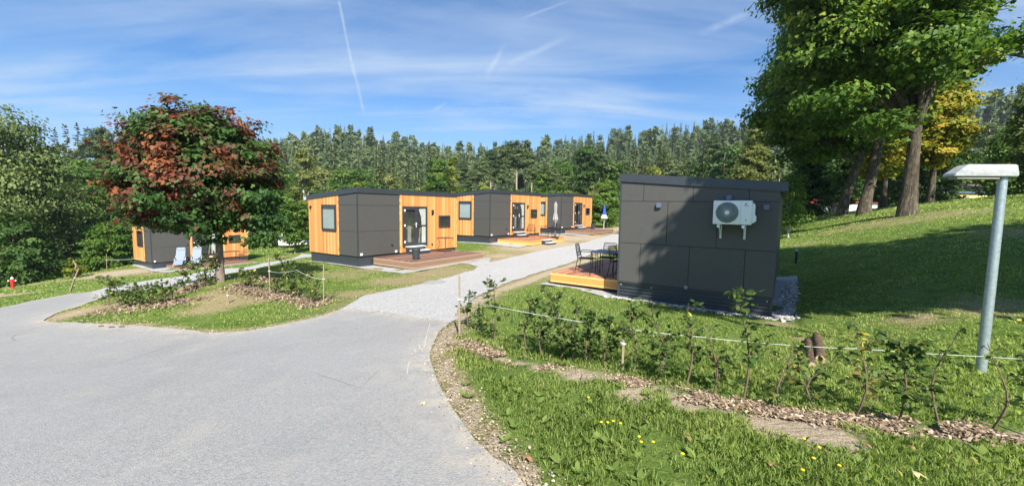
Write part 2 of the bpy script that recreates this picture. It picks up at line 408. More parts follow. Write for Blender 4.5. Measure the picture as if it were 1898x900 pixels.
def m_leaf(name, stops, trans=.35, rough=.55, spec=.22, vary=0):
    m, nt, b = new_mat(name); tv = nt.attr('tint')
    if vary: tv = nt.math('ADD', tv, nt.math('MULTIPLY', nt.math('SUBTRACT', nt.node('ShaderNodeObjectInfo').outputs['Random'], .5), vary))
    c = nt.ramp(tv, stops)
    nt.put(b.inputs['Base Color'], c); b.inputs['Roughness'].default_value = rough; b.inputs['Specular IOR Level'].default_value = spec
    tr = nt.node('ShaderNodeBsdfTranslucent'); nt.put(tr.inputs[0], nt.mix(1.0, c, (1.35, 1.5, .7, 1), 'MULTIPLY'))
    mx = nt.node('ShaderNodeMixShader'); mx.inputs[0].default_value = trans
    nt.l.new(b.outputs[0], mx.inputs[1]); nt.l.new(tr.outputs[0], mx.inputs[2])
    nt.l.new(mx.outputs[0], m.node_tree.nodes['Material Output'].inputs[0]); return m
def m_bark(name, cols, scale=6, stretch=(1, 1, .25)):
    m, nt, b = new_mat(name); co = nt.coords('Object', stretch)
    n1 = nt.noise(co, scale, 6, .7, .8); n2 = nt.noise(co, scale * 4, 4, .7)
    f = nt.math('ADD', nt.math('MULTIPLY', n1, .6), nt.math('MULTIPLY', n2, .4))
    nt.put(b.inputs['Base Color'], nt.ramp(f, [(.34, cols[0]), (.5, cols[1]), (.64, cols[2])])); b.inputs['Roughness'].default_value = .92
    b.inputs['Specular IOR Level'].default_value = .15
    nt.put(b.inputs['Normal'], nt.bump(f, 1.0, .06)); return m
def m_glass():
    m, nt, b = new_mat('window_glass')
    b.inputs['Base Color'].default_value = (.02, .022, .025, 1); b.inputs['Roughness'].default_value = .03; b.inputs['Specular IOR Level'].default_value = .8
    tr = nt.node('ShaderNodeBsdfTransparent'); tr.inputs[0].default_value = (.95, .97, .97, 1)
    gl = nt.node('ShaderNodeBsdfGlossy'); gl.inputs['Roughness'].default_value = .02
    fz = nt.node('ShaderNodeLayerWeight'); fz.inputs[0].default_value = .12
    mx = nt.node('ShaderNodeMixShader'); nt.put(mx.inputs[0], nt.maprange(fz.outputs['Fresnel'], 0, 1, .08, .9)); nt.l.new(tr.outputs[0], mx.inputs[1]); nt.l.new(gl.outputs[0], mx.inputs[2])
    nt.l.new(mx.outputs[0], m.node_tree.nodes['Material Output'].inputs[0]); return m

MAT = dict(
 ground=m_ground(), asphalt=m_asphalt(),
 gravel=m_gravel('pale_crushed_gravel', (.36, .355, .345), (.68, .67, .655), 55), gravel2=m_gravel('white_gravel_bed', (.34, .34, .33), (.62, .62, .60), 40),
 sidingx=m_planks('larch_siding_front', [(.52, .20, .055), (.68, .31, .10), (.80, .43, .17)], .118, 0),
 sidingy=m_planks('larch_siding_end', [(.52, .20, .055), (.68, .31, .10), (.80, .43, .17)], .118, 1),
 deck_old=m_planks('weathered_deck_boards', [(.12, .065, .045), (.21, .115, .085), (.30, .185, .14)], .14, 1, .7, .010, axis_grain=0, knot=False),
 deck_new=m_planks('new_deck_boards', [(.27, .105, .055), (.42, .18, .10), (.55, .28, .16)], .14, 1, .65, .010, axis_grain=0, knot=False),
 rim_old=m_planks('weathered_deck_rim', [(.20, .12, .075), (.32, .21, .14), (.42, .29, .20)], .145, 2, .7, .006, axis_grain=0),
 rim_new=m_planks('larch_deck_rim', [(.55, .24, .06), (.78, .40, .12), (.88, .52, .20)], .145, 2, .6, .006, axis_grain=0),
 panel=simple('dark_composite_panel', (.077, .076, .072), .55, 0, .05, 6, 0, .35),
 trim=simple('anthracite_sheet_metal', (.047, .055, .067), .38, .2, .10, 9, 0, .5),
 substrate=simple('black_substrate', (.02, .02, .02), .9),
 frame=simple('anthracite_window_frame', (.035, .038, .048), .4, 0, .05, 8),
 white=simple('white_painted_metal', (.78, .79, .78), .4, 0, .05, 12), blind=simple('pale_window_blind', (.42, .46, .48), .8, 0, .05, 5),
 interior=simple('unlit_room_paint', (.045, .042, .04), .9, 0, .5, 3), curtain=simple('white_curtain', (.68, .67, .64), .85, 0, .12, 7),  # dark tone painted for unlit rooms; no real rooms are built
 interior2=simple('pale_room_furniture', (.32, .30, .26), .8, 0, .3, 3), glass=m_glass(),
 galv=simple('galvanised_steel', (.37, .44, .46), .42, .55, .22, 26, .1), lamp=simple('dirty_white_lamp_housing', (.33, .345, .35), .5, 0, .22, 24),
 diffuser=simple('clear_lamp_cover', (.30, .28, .22), .25, 0, .2, 10), black=simple('black_metal', (.022, .022, .024), .45, .3), brass=simple('rusty_brown_metal', (.13, .07, .05), .5, .3),
 concrete=simple('grey_concrete', (.29, .29, .28), .9, 0, .15, 22, .2), pot=simple('charcoal_plastic_pot', (.040, .045, .052), .5), fabric_grey=simple('light_grey_parasol_cloth', (.31, .30, .30), .9, 0, .1, 5),
 blue=simple('blue_parasol_cloth', (.03, .10, .62), .8, 0, .1, 5), white_cloth=simple('white_parasol_cloth', (.80, .80, .82), .85), lounger=simple('blue_grey_sling_fabric', (.21, .255, .32), .75, 0, .1, 30),
 red=simple('red_hydrant_paint', (.60, .025, .02), .4), stake=simple('weathered_stake_wood', (.27, .21, .145), .85, 0, .25, 25), twine=simple('white_nylon_twine', (.52, .54, .54), .7),
 log=m_bark('log_bark', [(.045, .032, .022), (.14, .095, .062), (.28, .205, .145)], 10), cut=simple('cut_log_end', (.45, .33, .20), .9, 0, .2, 30),
 bark=m_bark('rough_maple_bark', [(.020, .017, .012), (.085, .070, .050), (.21, .18, .135)], 7), bark_s=m_bark('young_bark', [(.10, .08, .06), (.24, .19, .15), (.38, .32, .26)], 12),
 bark_far=m_bark('conifer_bark', [(.20, .15, .12), (.36, .28, .23), (.52, .43, .36)], 3), bark_pale=m_bark('birch_bark', [(.12, .11, .10), (.52, .50, .46), (.72, .70, .66)], 9, (1, 1, 2.5)),
 twig=simple('sapling_bark', (.13, .095, .06), .9, 0, .3, 40), navy=simple('navy_table_top', (.025, .035, .10), .35), water=simple('dusty_ground', (.4, .4, .4)),
)
G = {}
G['grass'] = m_leaf('grass_blade', [(0, (.105, .165, .036)), (.35, (.210, .295, .070)), (.7, (.330, .405, .118)), (.86, (.42, .44, .17)), (1, (.58, .50, .28))], .48, .5, .3)
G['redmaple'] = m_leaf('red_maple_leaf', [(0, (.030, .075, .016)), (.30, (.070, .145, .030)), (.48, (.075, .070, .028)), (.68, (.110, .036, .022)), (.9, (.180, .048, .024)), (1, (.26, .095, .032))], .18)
G['maple'] = m_leaf('green_maple_leaf', [(0, (.035, .080, .014)), (.5, (.090, .170, .026)), (.85, (.20, .285, .045)), (1, (.38, .38, .06))], .32)
G['yellow'] = m_leaf('yellow_maple_leaf', [(0, (.09, .16, .02)), (.4, (.24, .26, .03)), (.8, (.42, .33, .04)), (1, (.50, .29, .04))], .35)
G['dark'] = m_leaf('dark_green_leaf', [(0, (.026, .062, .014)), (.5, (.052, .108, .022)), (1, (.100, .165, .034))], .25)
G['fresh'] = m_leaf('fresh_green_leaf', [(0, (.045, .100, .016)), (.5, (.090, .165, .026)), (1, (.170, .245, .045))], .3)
G['birch'] = m_leaf('birch_leaf', [(0, (.070, .105, .035)), (.5, (.135, .185, .060)), (1, (.23, .27, .095))], .3)
G['olive'] = m_leaf('olive_larch_needle', [(0, (.10, .125, .035)), (.5, (.19, .215, .062)), (1, (.29, .30, .095))], .3)
G['bush'] = m_leaf('lime_bush_leaf', [(0, (.09, .13, .015)), (.5, (.19, .23, .025)), (1, (.30, .31, .05))], .3)
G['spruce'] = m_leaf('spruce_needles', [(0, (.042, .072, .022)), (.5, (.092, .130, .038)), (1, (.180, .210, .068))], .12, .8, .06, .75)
G['pine'] = m_leaf('pine_needles', [(0, (.045, .078, .032)), (.5, (.095, .138, .054)), (1, (.18, .215, .092))], .12, .8, .06, .75)
G['hedge'] = m_leaf('hornbeam_leaf', [(0, (.028, .060, .014)), (.5, (.066, .120, .027)), (.8, (.14, .18, .048)), (.93, (.22, .14, .05)), (1, (.52, .46, .08))], .3)
G['chip'] = m_leaf('bark_chip', [(0, (.10, .068, .045)), (.4, (.24, .17, .115)), (.8, (.38, .29, .20)), (1, (.52, .43, .32))], .0, .9)
G['stone'] = m_leaf('loose_stone', [(0, (.16, .12, .08)), (.5, (.34, .275, .19)), (1, (.52, .45, .34))], .0, .9)

# ------------------------------------------------------------------ cabin placement (world frames)
CAB_W, CAB_L, H_HI, H_LO = 3.547, 6.11, 3.30, 3.01
CABS = {  # name: near front corner x,y,z(base), yaw from +Y, mirror
 'a': (-24.661, 27.991, -2.91, .573, 1), 'b': (-6.370, 16.939, -.898, .5874, 1), 'c': (-1.3585, 25.0445, -.531, .5874, 1),
 'd': (3.892, 32.953, -.354, .5874, 1), 'n': (2.8585, 10.9825, -.695, .5874, -1)}
def cab_pt(k, u, v):
    x, y, z, a, m = CABS[k]; lx, ly = math.sin(a), math.cos(a); wx, wy = -math.cos(a) * m, math.sin(a) * m
    return (x + lx * u + wx * v, y + ly * u + wy * v)
def cab_rect(k, u0, u1, v0, v1): return [cab_pt(k, u0, v0), cab_pt(k, u1, v0), cab_pt(k, u1, v1), cab_pt(k, u0, v1)]
FOOT = {k: cab_rect(k, -.02, CAB_L + .02, -.02, CAB_W + .02) for k in CABS}
DECKS = {'a': (.80, 5.3, -2.4, .26), 'b': (.77, 5.2, -2.47, .37), 'c': (.80, 5.25, -2.40, .28), 'd': (.70, 5.2, -2.45, .30), 'n': (.62, 5.1, -2.33, .375)}

# ------------------------------------------------------------------ paved outlines (traced on the ground, kept in world metres)
dl = np.array([math.sin(.5874), math.cos(.5874)])
pr = [g2(*p) for p in ((905, 845), (860, 790), (815, 720), (799, 665), (802, 640), (816, 615), (838, 596))]
joint = [g2(*p) for p in ((838, 596), (780, 592), (740, 583), (700, 578), (640, 573), (622, 577))]
isl_low = [g2(*p) for p in ((622, 577), (600, 585), (540, 599), (470, 612), (400, 616), (340, 612), (260, 605), (180, 600), (120, 598), (82, 594))]
isl_tip = [g2(*p) for p in ((82, 594), (110, 580), (150, 567), (190, 553))]
left_edge = [g2(*p) for p in ((130, 545), (70, 556), (0, 571))]
asphalt_poly = (roughen(curve_pts([(4.5, -10), (3.2, -4), (1.6, -1.0), (.75, .8), g2(975, 900)] + pr), .12, .035, 3)[:-1] + roughen(joint, .2, .05, 5)[:-1]
    + roughen(curve_pts(isl_low), .15, .07, 7)[:-1] + roughen(curve_pts(isl_tip), .15, .10, 9)[:-1] + [isl_tip[-1]] + roughen([g2(190, 553), g2(168, 541), g2(130, 545)], .2, .08, 2)[1:-1]
    + roughen(curve_pts(left_edge), .2, .09, 1)[:-1] + roughen([left_edge[-1], (-26, 8), (-40, 2)], .5, .1, 4) + [(-42, -10)])
pl = [g2(*p) for p in ((625, 577), (680, 547), (760, 531), (830, 514), (876, 501), (886, 494), (868, 489))]
pl2 = [g2(*p) for p in ((905, 486), (940, 479), (1000, 465), (1060, 455), (1100, 445), (1145, 433))]
prr = [g2(*p) for p in ((838, 596), (850, 573), (868, 558), (910, 536), (950, 521), (1010, 501), (1060, 486), (1142, 455))]
far_l = (pl2[-1][0] + dl[0] * 14, pl2[-1][1] + dl[1] * 14); far_r = (prr[-1][0] + dl[0] * 22, prr[-1][1] + dl[1] * 22)
gravel_poly = (joint[:-1][::1] + roughen(pl, .2, .09, 11)[:-1] + [pl[-1]] + roughen([cab_pt('b', 3.2, -2.85), cab_pt('b', 5.5, -2.8)], .3, .06, 1) + roughen(pl2, .25, .10, 13)[:-1]
    + roughen([pl2[-1], far_l], .5, .1, 2) + roughen([far_r, prr[-1]], .5, .1, 3)[:-1] + roughen(prr[::-1], .2, .12, 15)[:-1])
bu = [g2(*p) for p in ((168, 541), (220, 528), (310, 515), (341, 511), (400, 499), (480, 490), (560, 470))]
bd = [g2(*p) for p in ((190, 553), (250, 541), (310, 533), (364, 526), (416, 509), (480, 497), (560, 478))]
ext_u = cab_pt('b', 5.2, CAB_W + 2.6); ext_d = cab_pt('b', 5.2, CAB_W + 1.5)
branch_poly = roughen(curve_pts(bd) + [ext_d], .25, .10, 21)[:-1] + [ext_d, ext_u] + roughen((curve_pts(bu) + [ext_u])[::-1], .25, .10, 22)[1:]

def sheet(name, outline, step, zoff, mat, dustline=None):
    P = [Vector(p) for p in outline]; n = len(P)
    xs = [p[0] for p in outline]; ys = [p[1] for p in outline]
    gx = np.arange(min(xs), max(xs), step); gy = np.arange(min(ys), max(ys), step); X, Y = np.meshgrid(gx, gy); X = X.ravel(); Y = Y.ravel()
    k = in_poly(X, Y, outline) & (dist_line(X, Y, outline + [outline[0]]) > step * .3); X, Y = X[k], Y[k]
    v2, e, f, *_ = delaunay_2d_cdt(P + [Vector((a, b)) for a, b in zip(X, Y)], [(i, (i + 1) % n) for i in range(n)], [], 1, 1e-5)
    vx = np.array([v[0] for v in v2]); vy = np.array([v[1] for v in v2])
    f = [q for q in f if in_poly(np.array([sum(vx[i] for i in q) / len(q)]), np.array([sum(vy[i] for i in q) / len(q)]), outline)[0]]
    f = [q if ((vx[q[1]] - vx[q[0]]) * (vy[q[2]] - vy[q[0]]) - (vx[q[2]] - vx[q[0]]) * (vy[q[1]] - vy[q[0]])) > 0 else q[::-1] for q in f]
    vz = height(vx, vy) + zoff; at = {}
    at['dust'] = np.exp(-dist_line(vx, vy, outline + [outline[0]]) / .22) if dustline else np.zeros(len(vx))
    o = mesh_obj(name, np.stack([vx, vy, vz], 1), [tuple(q) for q in f], mat, None, True, at)
    return tag(o, kind='structure')
def axis_pts(lo, hi, a, b, s0, growth=1.09):
    out = list(np.arange(a, b + 1e-6, s0)); s = s0; x = out[-1]
    while x < hi: s *= growth; x += s; out.append(x)
    s = s0; x = a; pre = []
    while x > lo: s *= growth; x -= s; pre.append(x)
    return np.array(pre[::-1] + out)

def soil_dry(x, y):
    """how dry (straw) and how bare the lawn is, from where the photo shows it"""
    dry = np.zeros(np.shape(x)); soil = np.zeros(np.shape(x))
    def near(line, w, k): return k * np.clip(1.15 - dist_line(x, y, line) / w, 0, 1)
    aph = asphalt_poly[:]
    vr = curve_pts([(1.05, .9), g2(985, 895)] + [g2(*p) for p in ((925, 840), (880, 780), (835, 712), (818, 665), (822, 635), (842, 606))])
    soil = np.maximum(soil, near(vr, .17, 1.0)); dry = np.maximum(dry, near(vr, .45, .55))
    soil = np.maximum(soil, near([g2(*p) for p in ((850, 590), (880, 560), (925, 538), (1010, 508), (1060, 492), (1142, 462))], .32, .95))
    dry = np.maximum(dry, near(prr, 1.2, .55))
    dry = np.maximum(dry, near(pl2 + [far_l], 2.2, .8)); soil = np.maximum(soil, near(pl2 + [far_l], 1.1, .5))
    dry = np.maximum(dry, near(pl[:-1], 1.0, .45)); dry = np.maximum(dry, near([cab_pt('b', -.3, -.8), cab_pt('b', 2, -3.6)], 1.6, .42))
    dry = np.maximum(dry, near([g2(622, 577), g2(540, 597), g2(400, 615), g2(180, 599)], .14, .8)); soil = np.maximum(soil, near([g2(622, 577), g2(540, 599), g2(400, 616), g2(180, 600)], .06, .8))
    for (px, py, r, d, s) in ((225, 505, 2.2, 1.0, .95), (190, 512, 1.6, .9, .8), (280, 508, 1.5, .6, .4), (430, 548, .9, .95, .45), (400, 566, .8, .72, .2), (470, 552, .8, .85, .35), (350, 574, .5, .5, .1), (575, 560, .5, .7, .3), (130, 582, .9, .85, .6), (170, 575, .7, .7, .4),
                              (0, 548, 1.3, .9, .8), (50, 528, 1.5, .9, .8), (510, 478, 1.4, .8, .4), (1490, 802, .46, .9, 1.2), (1440, 792, .34, .8, 1.1), (1170, 735, .28, .7, 1.1), (1275, 750, .24, .6, 1.1), (1060, 702, .2, .6, 1.0), (1350, 760, .2, .6, 1.0), (1640, 800, .25, .6, .9), (1760, 806, .25, .6, .9),
                              (1560, 425, 1.4, .45, 0), (1620, 415, 1.5, .42, 0), (1740, 400, 1.8, .40, .0), (1800, 390, 2.0, .45, .05), (1680, 410, 1.2, .4, 0), (1500, 450, 1.0, .45, .05), (1870, 430, 1.3, .42, .1), (1860, 570, 1.0, .45, .05), (1700, 590, .6, .45, .1),
                              (1600, 392, 1.3, .5, .1), (1680, 395, 1.1, .45, .1), (1440, 600, .4, .6, .5), (1500, 630, .35, .6, .3), (1050, 437, 4.0, 1.2, .9), (985, 458, 2.6, 1.1, .8), (1110, 430, 4.0, 1.2, .8), (1135, 424, 4.0, 1.2, .8), (930, 474, 1.6, 1.0, .6), (1020, 452, 3.0, 1.2, .9), (1075, 440, 3.5, 1.2, .9), (740, 520, 1.5, .75, .2), (660, 545, 1.0, .65, .2), (820, 503, 1.5, .8, .3), (640, 510, 1.4, .6, .1), (880, 470, 1.2, .7, .2)):
        q = g2(px, py); dd = np.hypot(x - q[0], y - q[1]); w = np.clip(1.25 - dd / r, 0, 1)
        dry = np.maximum(dry, d * w); soil = np.maximum(soil, s * w)
    far = smooth(35, 60, np.hypot(x, y)); dry = dry + .30 * (vnoise(x, y, .35, 4) - .5) * 2 + .20
    dry = dry - .35 * in_poly(x, y, [g2(840, 640), g2(1000, 890), (1.4, 1), (5, 1), g2(1898, 820), g2(1300, 760), g2(1000, 690)])
    soil = np.maximum(soil, near(MULCH_R, .24, .75))
    for k in CABS:
        q = cab_rect(k, -.7, CAB_L + .7, -.8, CAB_W + .6)
    return np.clip(dry, 0, 1.2), np.clip(soil, 0, 1.2)
MULCH_R = curve_pts([g2(*p) for p in ((850, 634), (905, 655), (960, 672), (1050, 692), (1150, 706), (1250, 728), (1350, 748), (1420, 762), (1500, 778), (1600, 786), (1700, 792), (1800, 798), (1898, 808), (2050, 822))], 4)
MULCH_L1 = curve_pts([g2(*p) for p in ((195, 572), (260, 570), (330, 562), (360, 552))], 3)
MULCH_L2 = curve_pts([g2(*p) for p in ((425, 528), (500, 545), (545, 553), (600, 566))], 3)
MULCH_L3 = curve_pts([g2(*p) for p in ((330, 545), (385, 522), (430, 515), (520, 520))], 3)

# ground sheet to the horizon, finest near the camera
gx = axis_pts(-520, 520, -12, 14, .22); gy = axis_pts(-120, 640, .4, 22, .22)
X, Y = np.meshgrid(gx, gy); Z = height(X, Y)
paved = [asphalt_poly, gravel_poly, branch_poly]
dedge = np.full(X.shape, 9.0); inp = np.zeros(X.shape, bool)
nearm = (np.hypot(X, Y) < 70)
for p in paved:
    inp[nearm] |= in_poly(X[nearm], Y[nearm], p); dedge[nearm] = np.minimum(dedge[nearm], dist_line(X[nearm], Y[nearm], p + [p[0]]))
wob = np.where(inp, 0, np.clip(dedge / .6, 0, 1)) * (vnoise(X, Y, 1.1, 4) - .5) * .12
Z = Z + wob * smooth(0, 3, np.hypot(X, Y)) - np.where(inp, .01, 0)
DR, SO = soil_dry(X, Y)
ny, nx = X.shape; I = np.arange(nx * ny).reshape(ny, nx)
F = np.stack([I[:-1, :-1].ravel(), I[:-1, 1:].ravel(), I[1:, 1:].ravel(), I[1:, :-1].ravel()], 1)
ground = mesh_obj('ground', np.stack([X.ravel(), Y.ravel(), Z.ravel()], 1), F, MAT['ground'], None, True, {'dry': DR.ravel(), 'soil': SO.ravel()})
tag(ground, kind='structure')
sheet('road', asphalt_poly, .45, .016, MAT['asphalt'], True)
sheet('gravel_path', gravel_poly, .45, .012, MAT['gravel'], True)
sheet('gravel_path', branch_poly, .45, .012, MAT['gravel'], True)
BEDS = {'a': cab_rect('a', -.3, 5.6, -3.3, CAB_W + .3), 'b': cab_rect('b', -.12, 5.35, -2.85, CAB_W + .35), 'c': cab_rect('c', -.22, 5.0, -2.2, CAB_W + .35), 'd': cab_rect('d', -.25, 5.0, -2.2, CAB_W + .35)}
BEDS['n'] = [cab_pt('n', *q) for q in ((-.42, -.2), (-.40, 1.2), (-.22, 2.1), (-.28, 3.5), (-.3, 3.9), (3, 4.1), (6.4, 4.1), (6.4, -2.7), (.35, -2.6), (.2, -1.4), (-.15, -.6))]
for k, bp in BEDS.items(): sheet('gravel_bed', roughen(bp, .18, .10, 31, True), .4, .022, MAT['gravel2'])

# ------------------------------------------------------------------ cabins
WALL_SL = (H_HI - H_LO) / CAB_W
def top_at(v): return H_HI - .21 - WALL_SL * v
def window(parent, mir, plane, u0, u1, z0, z1, kind='window', blind=True, cover=1.0):
    """plane 'x' = end wall (u along y) facing -x ; 'y' = front wall facing -y"""
    def bx(b, ua, ub, za, zb, o0, o1, bev=0):
        if plane == 'x': b.box(-o1, -o0, ua, ub, za, zb, bev)
        else: b.box(ua, ub, -o1, -o0, za, zb, bev)
    f = .075; b = B()
    bx(b, u0, u0 + f, z0, z1, .02, .075, .004); bx(b, u1 - f, u1, z0, z1, .02, .075, .004); bx(b, u0 + f - .002, u1 - f + .002, z0, z0 + f, .021, .073, .003); bx(b, u0 + f - .002, u1 - f + .002, z1 - f, z1, .021, .073, .003)
    fr = b.build(kind, MAT['frame'], parent, False, mir)
    b = B(); bx(b, u0 + .03, u1 - .03, z0 + .03, z1 - .03, .022, .028); b.build('room_dark_sheet', MAT['interior'], fr, False, mir)  # flat dark sheet, its colour stands in for the unlit room
    if blind:
        b = B(); n = 16; zt = z1 - f; zb = z1 - f - (z1 - z0 - 2 * f) * cover
        for i in range(n):
            q0 = u0 + f + (u1 - u0 - 2 * f) * i / n; q1 = u0 + f + (u1 - u0 - 2 * f) * (i + 1) / n
            bx(b, q0, q1, z0 + f + .01, zt - .13, .032, .036 + .004 * (i % 2))
        b.build('blind', MAT['blind'], fr, False, mir)
    b = B(); bx(b, u0 + f - .01, u1 - f + .01, z0 + f - .01, z1 - f + .01, .050, .056); b.build('pane', MAT['glass'], fr, False, mir)
    return fr
def make_cabin(key, label, all_panel_end=False):
    x, y, z, a, m = CABS[key]
    t = thing('tiny_house', label, 'tiny house', (x, y, z), PI / 2 - a, 'tiny houses along the gravel paths')
    L, W, zc = CAB_L, CAB_W, .446; g = .006
    # body behind the cladding
    b = B(); b.prism([(.02, .02, zc - .02), (.02, W - .02, zc - .02), (.02, W - .02, top_at(W) + .02), (.02, .02, top_at(0) + .02)], (L - .04, 0, 0)); b.build('wall', MAT['substrate'], t, False, m)
    b = B()
    if all_panel_end:
        rows = [(zc, 1.481, [0, .576, 1.768, 2.956, W]), (1.481, 2.573, [0, 1.214, 2.345, W]), (2.573, 99, [0, .604, 1.786, 2.966, W])]
    else: rows = [(zc, 1.481, [0, 1.31]), (1.481, 2.573, [0, 1.31]), (2.573, 99, [0, 1.31])]
    for z0, z1, vs in rows:
        for v0, v1 in zip(vs[:-1], vs[1:]):
            ta, tb = (top_at(v0) + .02, top_at(v1) + .02) if z1 > 9 else (z1 - g, z1 - g)
            b.prism([(0, v0 + g, z0 + g), (0, v1 - (g if v1 < W else 0), z0 + g), (0, v1 - (g if v1 < W else 0), tb), (0, v0 + g, ta)], (.018, 0, 0))
    b.build('panel_cladding', MAT['panel'], t, False, m); b = B()
    for z0, z1 in ((zc, 1.481), (1.481, 2.573), (2.573, top_at(0) + .02)): b.box(g, 2.25, 0, .018, z0 + g, z1 - g)
    b.build('panel_cladding', MAT['panel'], t, False, m); b = B()
    for z0, z1 in ((zc, 1.481), (1.481, 2.573), (2.573, top_at(W) + .02)):            # back wall and far end, seen from a step aside
        for u0, u1 in ((.02, 2.2), (2.2, 4.4), (4.4, L)): b.box(u0 + g, u1 - g, W - .018, W, z0 + g, z1 - g)
    b.build('panel_cladding', MAT['panel'], t, False, m); b = B()
    for z0, z1 in ((zc, 1.481), (1.481, 2.573), (2.573, top_at(W) + .0)):
        for v0, v1 in ((0.02, 1.8), (1.8, W)): b.box(L - .018, L, v0 + g, v1 - g, z0 + g, z1 - g)
    b.build('panel_cladding', MAT['panel'], t, False, m)
    b = B(); b.box(-.012, .03, -.012, .03, zc, top_at(0) + .01)
    b.build('corner_trim', MAT['trim'], t, False, m)
    # larch front
    b = B(); dx0, dx1, dz0, dz1 = 2.375, 3.90, .70, 2.56; wx0, wx1, wz0, wz1 = 4.74, 5.55, 1.54, 2.12; top = top_at(0) + .02
    for q in ((2.26, dx0, zc - .02, top), (dx0, dx1, dz1, top), (dx0, dx1, zc - .02, dz0), (dx1, wx0, zc - .02, top), (wx0, wx1, wz1, top), (wx0, wx1, zc - .02, wz0), (wx1, L, zc - .02, top)): b.box(q[0], q[1], -.012, .015, q[2], q[3])
    b.build('wood_cladding', MAT['sidingx'], t, False, m)
    b = B(); b.box(2.225, 2.262, -.022, -.001, zc - .02, top); b.build('edge_batten', MAT['rim_new'], t, False, m); b = B(); b.box(L - .03, L + .004, -.022, -.0125, zc - .02, top); b.build('edge_batten', MAT['rim_new'], t, False, m)
    if not all_panel_end:
        b = B(); e0, e1, ez0, ez1 = 1.43, 2.45, 1.455, 2.58
        for v0, v1, z0, z1 in ((1.32, e0, zc - .02, 0), (e0, e1, ez1, 0), (e0, e1, zc - .02, ez0), (e1, W, zc - .02, 0)):
            if z1 == 0: b.prism([(-.012, v0, z0), (-.012, v1, z0), (-.012, v1, top_at(v1) + .02), (-.012, v0, top_at(v0) + .02)], (.027, 0, 0))
            else: b.box(-.012, .015, v0, v1, z0, z1)
        b.build('wood_cladding', MAT['sidingy'], t, False, m)
        b = B(); b.box(-.022, -.001, 1.285, 1.322, zc - .02, top_at(1.3)); b.build('edge_batten', MAT['rim_new'], t, False, m)
        window(t, m, 'x', e0, e1, ez0, ez1)
    # roof with fascia: overhangs the low side a little
    b = B(); o = .035; ob = .14
    P = [(-o, -o), (L + o, -o), (L + o, W + ob), (-o, W + ob)]
    lo = [b.bm.verts.new((p[0], p[1], top_at(p[1]))) for p in P]; hi = [b.bm.verts.new((p[0], p[1], top_at(p[1]) + .21)) for p in P]
    b.bm.faces.new(lo[::-1])
    for i in range(4): b.bm.faces.new((lo[i], lo[(i + 1) % 4], hi[(i + 1) % 4], hi[i]))
    inn = [b.bm.verts.new((p[0], p[1], top_at(p[1]) + .21)) for p in ((0, 0), (L, 0), (L, W + .10), (0, W + .10))]; flo = [b.bm.verts.new((v.co.x, v.co.y, v.co.z - .08)) for v in inn]
    for i in range(4):
        b.bm.faces.new((hi[i], hi[(i + 1) % 4], inn[(i + 1) % 4], inn[i])); b.bm.faces.new((inn[i], inn[(i + 1) % 4], flo[(i + 1) % 4], flo[i]))
    b.bm.faces.new(flo); rf = b.build('roof', MAT['trim'], t, False, m)
    b = B(); b.box(-o - .004, L + o + .004, -o - .006, -o + .01, top_at(0) - .005, top_at(0) + .02); b.box(-o - .006, -o + .004, -o, W + ob, 0, .018)
    b.bm.verts.ensure_lookup_table()
    for v in b.bm.verts:
        if v.co.z < .1: v.co.z += top_at(v.co.y)
    b.build('drip_edge', MAT['trim'], rf, False, m)
    # skirt, ribbed sheet metal
    b = B(); n = 7 if all_panel_end else 0; s = .05
    b.box(s, L - .03, s, W - .03, -.5, zc - .02)
    if n:
        for i in range(n):
            z0 = -.16 + i * .085; b.box(s - .028, s + .002, .02, W - .01, z0, z0 + .055, .008)
        b.box(s - .04, s - .01, .0, .06, -.3, zc - .01); b.box(s - .04, s - .01, W - .06, W, -.3, zc - .01); b.box(-.012, s, -.0, W, zc - .035, zc - .004)
    b.build('skirt', MAT['trim'], t, False, m)
    # glazed door with a sidelight
    dm = (dx0 + dx1) / 2; b = B(); f = .075
    b.box(dx0, dx0 + f, -.07, -.015, dz0, dz1, .004); b.box(dx1 - f, dx1, -.07, -.015, dz0, dz1, .004); b.box(dx0 + f, dx1 - f, -.068, -.017, dz1 - f, dz1, .003); b.box(dx0 + f, dx1 - f, -.068, -.017, dz0, dz0 + .10, .003)
    b.box(dm - .03, dm + .14, -.075, -.017, dz0 + .1, dz1 - f, .003); b.box(dx0 + f, dx0 + f + .085, -.08, -.017, dz0 + .1, dz1 - f, .003)
    b.box(dx0 + f, dm, -.078, -.018, dz1 - f - .09, dz1 - f); b.box(dx0 + f, dm, -.078, -.018, dz0 + .1, dz0 + .19); b.box(dm + .12, dx1 - f, -.07, -.018, dz0 + .93, dz0 + .98)
    d = b.build('door', MAT['frame'], t, False, m)
    b = B(); b.box(dx0 + .04, dx1 - .04, -.0165, -.0145, dz0 + .05, dz1 - .05); b.build('room_dark_sheet', MAT['interior'], d, False, m)  # thin dark sheet painted as the dim room behind the door glass
    b = B()
    for i in range(5): b.box(dx1 - f - .26 + i * .05, dx1 - f - .21 + i * .05, -.034 - .008 * (i % 2), -.02, dz0 + .12, dz1 - .1)
    b.prism([(dx1 - f - .26, -.03, dz0 + 1.0), (dx1 - f - .26, -.03, dz1 - .1), (dx1 - f - .46, -.03, dz1 - .1), (dx1 - f - .30, -.03, dz0 + 1.35)], (0, .006, 0))
    b.build('curtain', MAT['curtain'], d, False, m)
    b = B(); b.box(dx0 + .3, dx0 + .52, -.024, -.018, dz0 + .15, dz0 + .95); b.box(dx0 + .18, dx0 + .60, -.028, -.022, dz0 + .82, dz0 + .88); b.prism([(dm + .2, -.03, dz0 + .12), (dm + .27, -.03, dz0 + .12), (dm + .38, -.03, dz0 + .85), (dm + .3, -.03, dz0 + .85)], (0, .006, 0))
